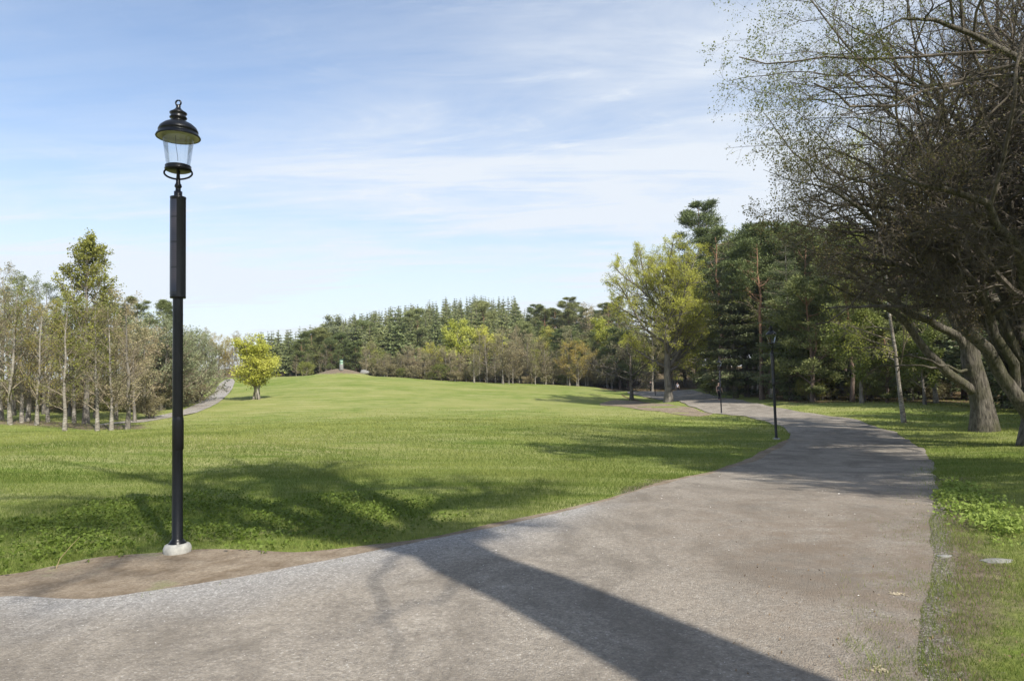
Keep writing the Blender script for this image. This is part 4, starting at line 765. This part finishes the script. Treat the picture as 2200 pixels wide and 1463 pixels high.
for q in range(46):
    px = 1500+760*r.random(); Y = (56 if px > 1680 else 86)+24*r.random(); x, y = gp(px, Y); nz = 'behind the second lamp post' if px < 1760 else 'behind the white birch' if px < 2000 else 'behind the big oaks'
    yel = r.random() < .6; plant('shrub%d' % r.integers(2), (x, y), 1.0+1.8*r.random(), 'shrub', f'{"yellow-green" if yel else "brown twiggy"} shrub in the right wood {nz}', 'shrub', f'{"yellow-green" if yel else "brown"} shrubs in the right wood {nz}', leaf=M['l_dim'] if yel else M['l_brown'], wide=1.3)
for q in range(44):
    px = 800+545*(q+r.random())/44; Y = 119+9*r.random(); yl = r.random() < .25; zz_ = 'left half' if px < 1060 else 'right half'
    plant('shrub%d' % r.integers(2), gp(px, Y), 1.3+1.9*r.random(), 'shrub', f'{"olive" if yl else "brown twiggy"} low shrub between the trunks of the far meadow edge, {zz_}', 'shrub', f'{"olive" if yl else "brown"} shrubs of the far meadow edge, {zz_}', leaf=M['l_dim'] if yl else M['l_brown'], wide=1.5)
for q in range(16):
    px = -60+380*(q+r.random())/16; Y = 58+12*r.random(); plant('shrub%d' % r.integers(2), gp(px, Y), 1.2+1.8*r.random(), 'shrub', 'brown twiggy undergrowth bush in the shade behind the left grove', 'shrub', 'undergrowth bushes behind the left grove', leaf=M['l_brown'] if r.random() < .6 else M['l_dim'], wide=1.4)
plant('shrub0', gp(658, 119), 2.6, 'shrub', 'round olive bush on the meadow edge left of the mound', 'shrub', leaf=M['l_yellow'], wide=.9)
for q, (px, Y) in enumerate([(420,72),(395,68),(345,64)]):
    plant('shrub1', gp(px, Y), 2.2, 'shrub', ['brown undergrowth bush at the foot of the rightmost willow','brown undergrowth bush behind the near lamp post','brown undergrowth bush left of the near lamp post'][q], 'shrub', leaf=M['l_brown'])

# ------------------------------------------------------------------ lamp posts
def ring(c, R0, r0, k=20, kk=8, axis='y', a0=0, a1=360, sq=1.0):
    a = np.radians(np.linspace(a0, a1, k)); P = np.column_stack([R0*np.cos(a), np.zeros(k), R0*sq*np.sin(a)])
    if axis == 'x': P = P[:, [1, 0, 2]]
    return tube1(P+np.array(c), r0, kk)
b1 = ground(381, 1188); S = b1[1]/FPX
def zz(py): return (1190-py)*S*1.0
e = empty('street_lamp', (b1[0], b1[1], b1[2]), 'nearest lamp post, black with domed hood and clear glass, on a white round footing', 'street lamp', 'lamp posts along the path')
mk('base', lathe([(0.0,.10),(.075,.10),(.112,.085),(.128,.05),(.124,.0),(.11,-.08),(0,-.08)], 36), M['concrete'], e)
mk('post', lathe([(.085,.090),(.083,.100),(.062,.125),(.050,.145),(.049,zz(970)),(.0485,zz(900)),(.047,zz(640))], 32), M['black'], e)
sl = lathe([(.0495,zz(972)),(.0525,zz(970)),(.0525,zz(912)),(.050,zz(905)),(.0475,zz(903))], 28); mk('access_cover', (sl[0]+np.array([.006,-.006,0]), sl[1]), M['black'], e)
zs0, zs1 = zz(648), zz(427)
mk('solar_housing', lathe([(.04,zs0-.002),(.072,zs0),(.0735,zs0+.012),(.0725,zs0+.02),(.0725,zs1-.02),(.0745,zs1-.014),(.0745,zs1),(.05,zs1+.004),(.032,zs1+.01)], 40), M['black'], e)
a = np.radians(np.linspace(-172, -75, 16)); zl = np.linspace(zs0+.035, zs1-.035, 24)
V = np.stack([np.broadcast_to(.0742*np.cos(a), (24, 16)), np.broadcast_to(.0742*np.sin(a), (24, 16)), np.repeat(zl[:, None], 16, 1)], 2).reshape(-1, 3)
ii = np.arange(23)[:, None]*16; jj = np.arange(15)[None]; o = mk('solar_panel', (V, np.stack([ii+jj, ii+jj+1, ii+17+jj, ii+16+jj], 2).reshape(-1, 4)), M['solar'], e)
z0 = zz(427); z1 = zz(376)
nk = lathe([(.038,z0-.005),(.039,z0+.055),(.026,z0+.061),(.024,z0+.09),(.035,z0+.105),(.031,z0+.125),(.022,z0+.14),(.018,z1-.03),(.010,z1+.06)], 24)
scr = [nk]
for q in range(4):
    th = q*math.pi/2+.25; ca, sa = math.cos(th), math.sin(th); prof = [(.015,-.062),(.05,-.058),(.10,-.040),(.13,-.012),(.130,.015),(.105,.036)] 
    if q % 2 == 1: prof = [(.012,-.062),(.03,-.04),(.04,.0),(.05,.036)]
    scr.append(tube1([(x*ca, x*sa, z1+.01+z) for x, z in resample(np.array([(p[0], 0, p[1]) for p in prof]), 14)[0][:, [0, 2]]], .0095, 8))
mk('bracket', scr, M['black'], e)
zb = zz(368)
mk('lantern_ring', lathe([(.02,zb-.01),(.095,zb-.012),(.122,zb),(.126,zb+.014),(.116,zb+.024),(.122,zb+.034),(.120,zb+.045),(.108,zb+.05),(.10,zb+.046),(.02,zb+.03)], 36), M['black'], e)
zg0, zg1 = zb+.045, zz(292)
gls = mk('glass', [lathe([(.108,zg0),(.148,zg1)], 40)], M['glass'], e)
rod = tube1([(-.03, 0, zg1+.02), (-.022, 0, zg1-.1), (-.005, 0, zg0+.09), (-.004, 0, zg0+.05)], .0022, 6)
hd = zz(293)
mk('lamp_rod', rod, M['black'], gls)
hood = mk('hood', lathe([(.150,hd+.006),(.206,hd-.012),(.209,hd-.006),(.200,hd+.012),(.182,hd+.030),(.176,hd+.044),(.186,hd+.050),(.185,hd+.062),(.170,hd+.092),(.135,hd+.124),(.095,hd+.146),(.062,hd+.158),(.058,hd+.170),(.080,hd+.186),(.082,hd+.194),(.070,hd+.206),(.071,hd+.222),(.082,hd+.236),(.080,hd+.244),(.052,hd+.262),(.030,hd+.282),(.020,hd+.300),(.023,hd+.315),(.014,hd+.325),(0,hd+.327)], 44), M['black'], e)
mk('reflector', lathe([(.202,hd-.010),(.150,hd+.003),(.140,hd+.012),(.02,hd+.016),(0,hd+.016)], 40), M['hoodin'], hood)
mk('finial', ring((0, 0, hd+.345), .026, .0085, 20, 8), M['black'], hood)

def lamp2(px, py, top, Y, lean, label):
    g_ = at(px, py, Y); x, y = g_[0], g_[1]; e = empty('street_lamp', (x, y, float(H(x, y))), label, 'street lamp', 'lamp posts along the path', rz=.3); h = 4.16; s = hgt(px, Y, top)/h
    e.rotation_euler = (0, -lean, .0); e.scale = (s, s, s)
    mk('base', lathe([(0,.06),(.10,.06),(.135,.04),(.14,-.08),(0,-.08)], 24), M['concrete'], e)
    mk('post', lathe([(.075,.055),(.055,.09),(.048,.11),(.047,3.25)], 20), M['black'], e)
    mk('solar_housing', lathe([(.05,1.95),(.066,1.96),(.066,3.15),(.05,3.17)], 20), M['black'], e)
    a = np.radians(np.linspace(-170, -80, 8)); V = np.concatenate([np.column_stack([.0675*np.cos(a), .0675*np.sin(a), np.full(8, z)]) for z in (2.0, 3.11)]); j = np.arange(7)
    mk('solar_panel', (V, np.stack([j, j+1, j+9, j+8], 1)), M['solar'], e)
    mk('bracket', [lathe([(.035,3.17),(.03,3.30),(.04,3.32),(.02,3.36)], 16), ring((0, 0, 3.40), .075, .011, 22, 6), ring((0, 0, 3.40), .075, .011, 22, 6, 'x')], M['black'], e)
    mk('lantern_ring', lathe([(.02,3.465),(.115,3.465),(.125,3.48),(.12,3.50),(.105,3.505),(.02,3.49)], 24), M['black'], e)
    mk('glass', lathe([(.105,3.50),(.175,3.80)], 28), M['glass'], e)
    hd2 = mk('hood', lathe([(.165,3.805),(.195,3.79),(.198,3.80),(.18,3.83),(.15,3.87),(.10,3.92),(.07,3.945),(.065,3.96),(.085,3.975),(.06,4.0),(.062,4.02),(.078,4.03),(.05,4.06),(.02,4.10),(.022,4.12),(0,4.15)], 28), M['black'], e)
    mk('reflector', lathe([(.19,3.792),(.16,3.80),(0,3.81)], 24), M['hoodin'], hd2); return e
lamp2(1668, 943, 698, 25.4, R(0.3), 'second lamp post along the path, black, leaning slightly left on its white footing')
lamp2(1550, 887, 768, 52, R(0.3), 'third lamp post along the path, slim and black, in front of the walking woman')
lamp2(1408, 852, 783, 93, R(0.3), 'farthest lamp post, thin and black, just left of the budding maple trunk')

# ------------------------------------------------------------------ far small things
pv = gp(734, 111.5); pz = float(H(*pv)); e = empty('lantern_pillar', (pv[0], pv[1], pz), 'small pale green and grey pillar with dark bands on the mound at the far edge of the meadow', 'pillar')
mk('base', lathe([(.34,-.1),(.34,.05),(.31,.35),(.29,.8),(0,.8)], 24), M['rock'], e)
mk('middle', lathe([(.0,.8),(.28,.801),(.27,1.05),(0,1.05)], 24), M['greenpaint'], e)
mk('band', lathe([(0,1.05),(.31,1.051),(.33,1.09),(.31,1.14),(0,1.141)], 24), M['darkgreen'], e)
mk('top', lathe([(0,1.14),(.25,1.142),(.25,1.46),(0,1.461)], 24), M['greenpaint'], e)
mk('roof', lathe([(0,1.46),(.31,1.462),(.34,1.50),(.26,1.56),(.08,1.62),(0,1.63)], 24), M['darkgreen'], e)
def rock(name, loc, s, seed, label, mat=None, sink=.3):
    r = np.random.default_rng(seed); n, k = 12, 18; th = np.linspace(0, math.pi, n)[:, None]; ph = (np.arange(k)*2*math.pi/k)[None]
    D = np.stack([np.sin(th)*np.cos(ph), np.sin(th)*np.sin(ph), np.cos(th)*np.ones_like(ph)], 2); rad = 1+.16*np.sin(3*D[..., 0]+seed)+.12*np.sin(5*D[..., 1]+2*D[..., 2])+.08*np.sin(9*D[..., 0]+7*D[..., 1]); V = (D*rad[..., None]*np.array(s)).reshape(-1, 3)
    i = np.arange(n-1)[:, None]*k; j = np.arange(k)[None]; j2 = (j+1) % k; F = np.stack([i+j, i+k+j, i+k+j2, i+j2], 2).reshape(-1, 4)
    o = mk(name, (V, F), mat or M['rock']); o.location = (loc[0], loc[1], float(H(loc[0], loc[1]))+s[2]*(1-2*sink)*.5); return tag(o, label, 'rock')
rock('boulder', gp(784, 114), (.75, .6, .42), 3, 'pale grey boulder on the far meadow edge right of the lantern-shaped pillar')
g1_ = ground(2142, 1208); rock('flat_stone', g1_, (.15, .06, .016), 8, 'flat grey stone sunk in the grass near the right edge', sink=.35)
g1_ = ground(2030, 1196); rock('flat_stone', g1_, (.07, .03, .012), 9, 'small pale stone at the right edge of the gravel', sink=.35)
r = np.random.default_rng(77)
def chips(pxs, n, spread, label, seed):
    r = np.random.default_rng(seed); c = ground(*pxs)[:2]; parts = []
    for _ in range(n):
        q = c+r.normal(0, 1, 2)*spread; z = float(H(*q))+.018; parts.append(box((q[0], q[1], z), (.006+.022*r.random(), .004+.006*r.random(), .004), r.random()*3))
    o = mk('wood_chips', parts, M['chip'], smooth=False); tag(o, label, None, None, 'stuff')
chips((1922,1283), 26, (.06, .022), 'scatter of pale wood chips on the gravel near the right verge', 1)
chips((1885,1452), 22, (.04, .02), 'scatter of pale wood chips on the gravel at the bottom edge', 2)
chips((1968,1086), 16, (.07, .03), 'scatter of pale wood chips on the gravel beside the bright weeds', 3)
# small stones loose on the gravel
n = 5200; Yp = 2.6*(13/2.6)**r.random(n); Xp = Yp*(-.85+1.6*r.random(n)); k_ = inside(path_poly, Xp, Yp); Xp, Yp = Xp[k_], Yp[k_]; n = len(Xp); Zp = H(Xp, Yp)+.014
s_ = (.003+.006*r.random(n)**3)*np.clip(Yp/5, .8, 2); D = norm(r.normal(0, 1, (n, 4, 3))); D[:, :, 2] = np.abs(D[:, :, 2])*.8; V = (np.stack([Xp, Yp, Zp], 1)[:, None]+D*s_[:, None, None]).reshape(-1, 3)
F = (np.arange(n)[:, None, None]*4+np.array([[0,1,2],[0,1,3],[1,2,3],[0,2,3]])[None]).reshape(-1, 3)
mt, t, out = newmat('loose_stones'); aa = t.nodes.new('ShaderNodeAttribute'); aa.attribute_name = 'var'; bsdf(t, out, ramp(t, aa.outputs['Fac'], [(0, (.13, .12, .11)), (.6, (.42, .38, .34)), (1, (.78, .75, .70))]), .9)
o = mk('loose_gravel', (V, F), mt, attrs={'var': np.repeat(r.random(n), 4)}, smooth=False); tag(o, 'loose small stones lying on the gravel path', None, None, 'stuff')
n = 420; Yp = 3.0*(9/3.0)**r.random(n); Xp = Yp*(.30+.42*r.random(n)); c = np.column_stack([Xp, Yp, H(Xp, Yp)+.022]); V, F = leafquads(c, .010+.018*r.random(n), 5, 2.5, .45)
lm = plain('brown_litter', (0.16, 0.105, 0.055), 0.8, vary=.4); o = mk('leaf_litter', (V, F), lm, smooth=False); tag(o, 'scattered brown bud scales and leaf scraps on the right side of the gravel', None, None, 'stuff')
c0 = ground(118, 1226); st = tube1([(c0[0], c0[1], c0[2]-.01), (c0[0]+.03, c0[1]+.02, c0[2]+.10), (c0[0]+.10, c0[1]+.06, c0[2]+.20), (c0[0]+.17, c0[1]+.08, c0[2]+.28)], [.004, .003, .0025, .0015], 5); o = mk('dry_stalk', st, M['bole']); tag(o, 'single dry straw-coloured stalk leaning at the edge of the bare earth left of the lamp', 'plant stalk')

# ------------------------------------------------------------------ people
def skinmesh(name, verts, edges, radii, mat, parent, sub=2):
    me = bpy.data.meshes.new(name); me.from_pydata(verts, edges, []); ob = bpy.data.objects.new(name, me); C.objects.link(ob)
    sk = ob.modifiers.new('skin', 'SKIN'); me.skin_vertices[0].data[0].use_root = True
    for v, rr in zip(me.skin_vertices[0].data, radii): v.radius = rr if isinstance(rr, tuple) else (rr, rr)
    sb = ob.modifiers.new('sub', 'SUBSURF'); sb.levels = sub; sb.render_levels = sub
    dg = bpy.context.evaluated_depsgraph_get(); dg.update(); me2 = bpy.data.meshes.new_from_object(ob.evaluated_get(dg)); me2.name = name
    ob.modifiers.clear(); ob.data = me2; me2.materials.clear(); me2.materials.append(mat)
    for p in me2.polygons: p.use_smooth = True
    ob.parent = parent; return ob
def person(px, py, Y, hpx, rz, label, top, legs, skin, hair, longhair, sleeves, stride=.28, shoe=None, lean=0.0):
    g_ = at(px, py, Y); x, y = g_[0], g_[1]; h = hpx/FPX*Y; s = h/1.75; e = empty('person', (x, y, float(H(x, y))), label, 'person', rz=rz, scale=(s, s, s))
    st = stride
    J = [(0,0,.95),(0,.0,1.12),(0,.01,1.30),(0,.0,1.44),(0,0,1.52),(0,-.01,1.64),(0,0,1.72),
         (-.09,0,.90),(-.10,-st*.45,.50),(-.10,-st*.75,.09),(-.10,-st*.75-.15,.035),
         (.09,0,.90),(.10,st*.10,.50),(.10,st*.95,.12),(.10,st*.95-.12,.035),
         (-.17,0,1.42),(-.22,.10,1.16),(-.23,.0,.92),(-.23,-.04,.82),
         (.17,0,1.42),(.22,-.08,1.16),(.23,-.20,.95),(.23,-.26,.86)]
    E = [(0,1),(1,2),(2,3),(3,4),(4,5),(5,6),(0,7),(7,8),(8,9),(9,10),(0,11),(11,12),(12,13),(13,14),(3,15),(15,16),(16,17),(17,18),(3,19),(19,20),(20,21),(21,22)]
    Rd = [(.15,.10),(.12,.085),(.15,.10),(.10,.07),.05,(.075,.095),(.05,.06),.085,.06,.038,.035,.085,.06,.038,.035,.055,.040,.032,.028,.055,.040,.032,.028]
    skinmesh('body', J, E, Rd, skin, e)
    fingers = []
    for hx, hy, hz in ((-.23, -.05, .79), (.23, -.28, .83)):
        for q in range(4): fingers.append(tube1([(hx+(q-1.5)*.004, hy+(q-1.5)*.017, hz), (hx, hy+(q-1.5)*.018-.004, hz-.04), (hx, hy+(q-1.5)*.018-.014, hz-.07+.006*abs(q-1.5))], [.009, .008, .006], 6))
        fingers.append(tube1([(hx, hy-.02, hz+.03), (hx, hy-.045, hz), (hx, hy-.05, hz-.025)], [.010, .009, .007], 6))
    mk('fingers', fingers, skin, e)
    nose = tube1([(0, -.100, 1.655), (0, -.118, 1.635), (0, -.105, 1.625)], [.006, .014, .008], 8); mk('nose', nose, skin, e)
    Jt = [(0,0,.97),(0,0,1.12),(0,.01,1.30),(0,0,1.41),(-.15,0,1.41),(.15,0,1.41)]; Et = [(0,1),(1,2),(2,3),(3,4),(3,5)]; Rt = [(.165,.115),(.135,.10),(.165,.115),(.11,.085),.045,.045]
    if sleeves:
        Jt += [(-.205,.06,1.25),(.205,-.05,1.25)]; Et += [(4,6),(5,7)]; Rt[4] = Rt[5] = .065; Rt += [.055, .055]
        if sleeves > 1: Jt += [(-.225,.02,.95),(.228,-.18,.97)]; Et += [(6,8),(7,9)]; Rt += [.045, .045]
    skinmesh('top', Jt, Et, Rt, top, e)
    skinmesh('leggings', [J[0], J[7], J[8], J[9], J[11], J[12], J[13]], [(0,1),(1,2),(2,3),(0,4),(4,5),(5,6)], [(.165,.115),.098,.07,.047,.098,.07,.047], legs, e)
    for a_, b_ in ((9, 10), (13, 14)): skinmesh('shoe', [J[a_], tuple(np.array(J[b_])+np.array([0, -.03, .005]))], [(0, 1)], [.05, .045], shoe or M['blackcloth'], e, 1)
    hv = [(0,.02,1.70),(0,.045,1.63),(0,.05,1.55)]+([(0,.07,1.46),(0,.07,1.38)] if longhair else []); skinmesh('hair', hv, [(q, q+1) for q in range(len(hv)-1)], [(.075,.088),(.08,.075),(.055,.05)]+([(.05,.035),(.03,.02)] if longhair else []), hair, e, 1)
    return e
person(1546, 878, 65, 38, .3, 'blond woman in dark tank top and black leggings walking behind the third lamp post', M['greytop'], M['blackcloth'], M['skin'], M['blond'], True, 0, shoe=M['shoe'])
person(1456, 845, 112, 24, .1, 'walker in a white top and black trousers seen just right of the budding maple trunk', M['whitecloth'], M['blackcloth'], M['skin_dark'], M['darkhair'], False, 1)
person(1398, 846, 108, 25, .1, 'person dressed in black on the path left of the farthest lamp post', M['blackcloth'], M['blackcloth'], M['skin_dark'], M['darkhair'], False, 2)

# ------------------------------------------------------------------ faint spring haze
mt, t, out = newmat('haze_air'); pv_ = t.nodes.new('ShaderNodeVolumePrincipled'); pv_.inputs['Color'].default_value = (.80, .88, 1, 1); pv_.inputs['Density'].default_value = 0.00022
pv_.inputs['Anisotropy'].default_value = 0.2; t.links.new(pv_.outputs[0], out.inputs['Volume'])
hb = mk('haze', box((0, 0, 34), (1320, 1330, 90)), mt, smooth=False); tag(hb, 'thin pale haze in the air', None, None, 'stuff')
bpy.context.scene.cycles.volume_bounces = 0
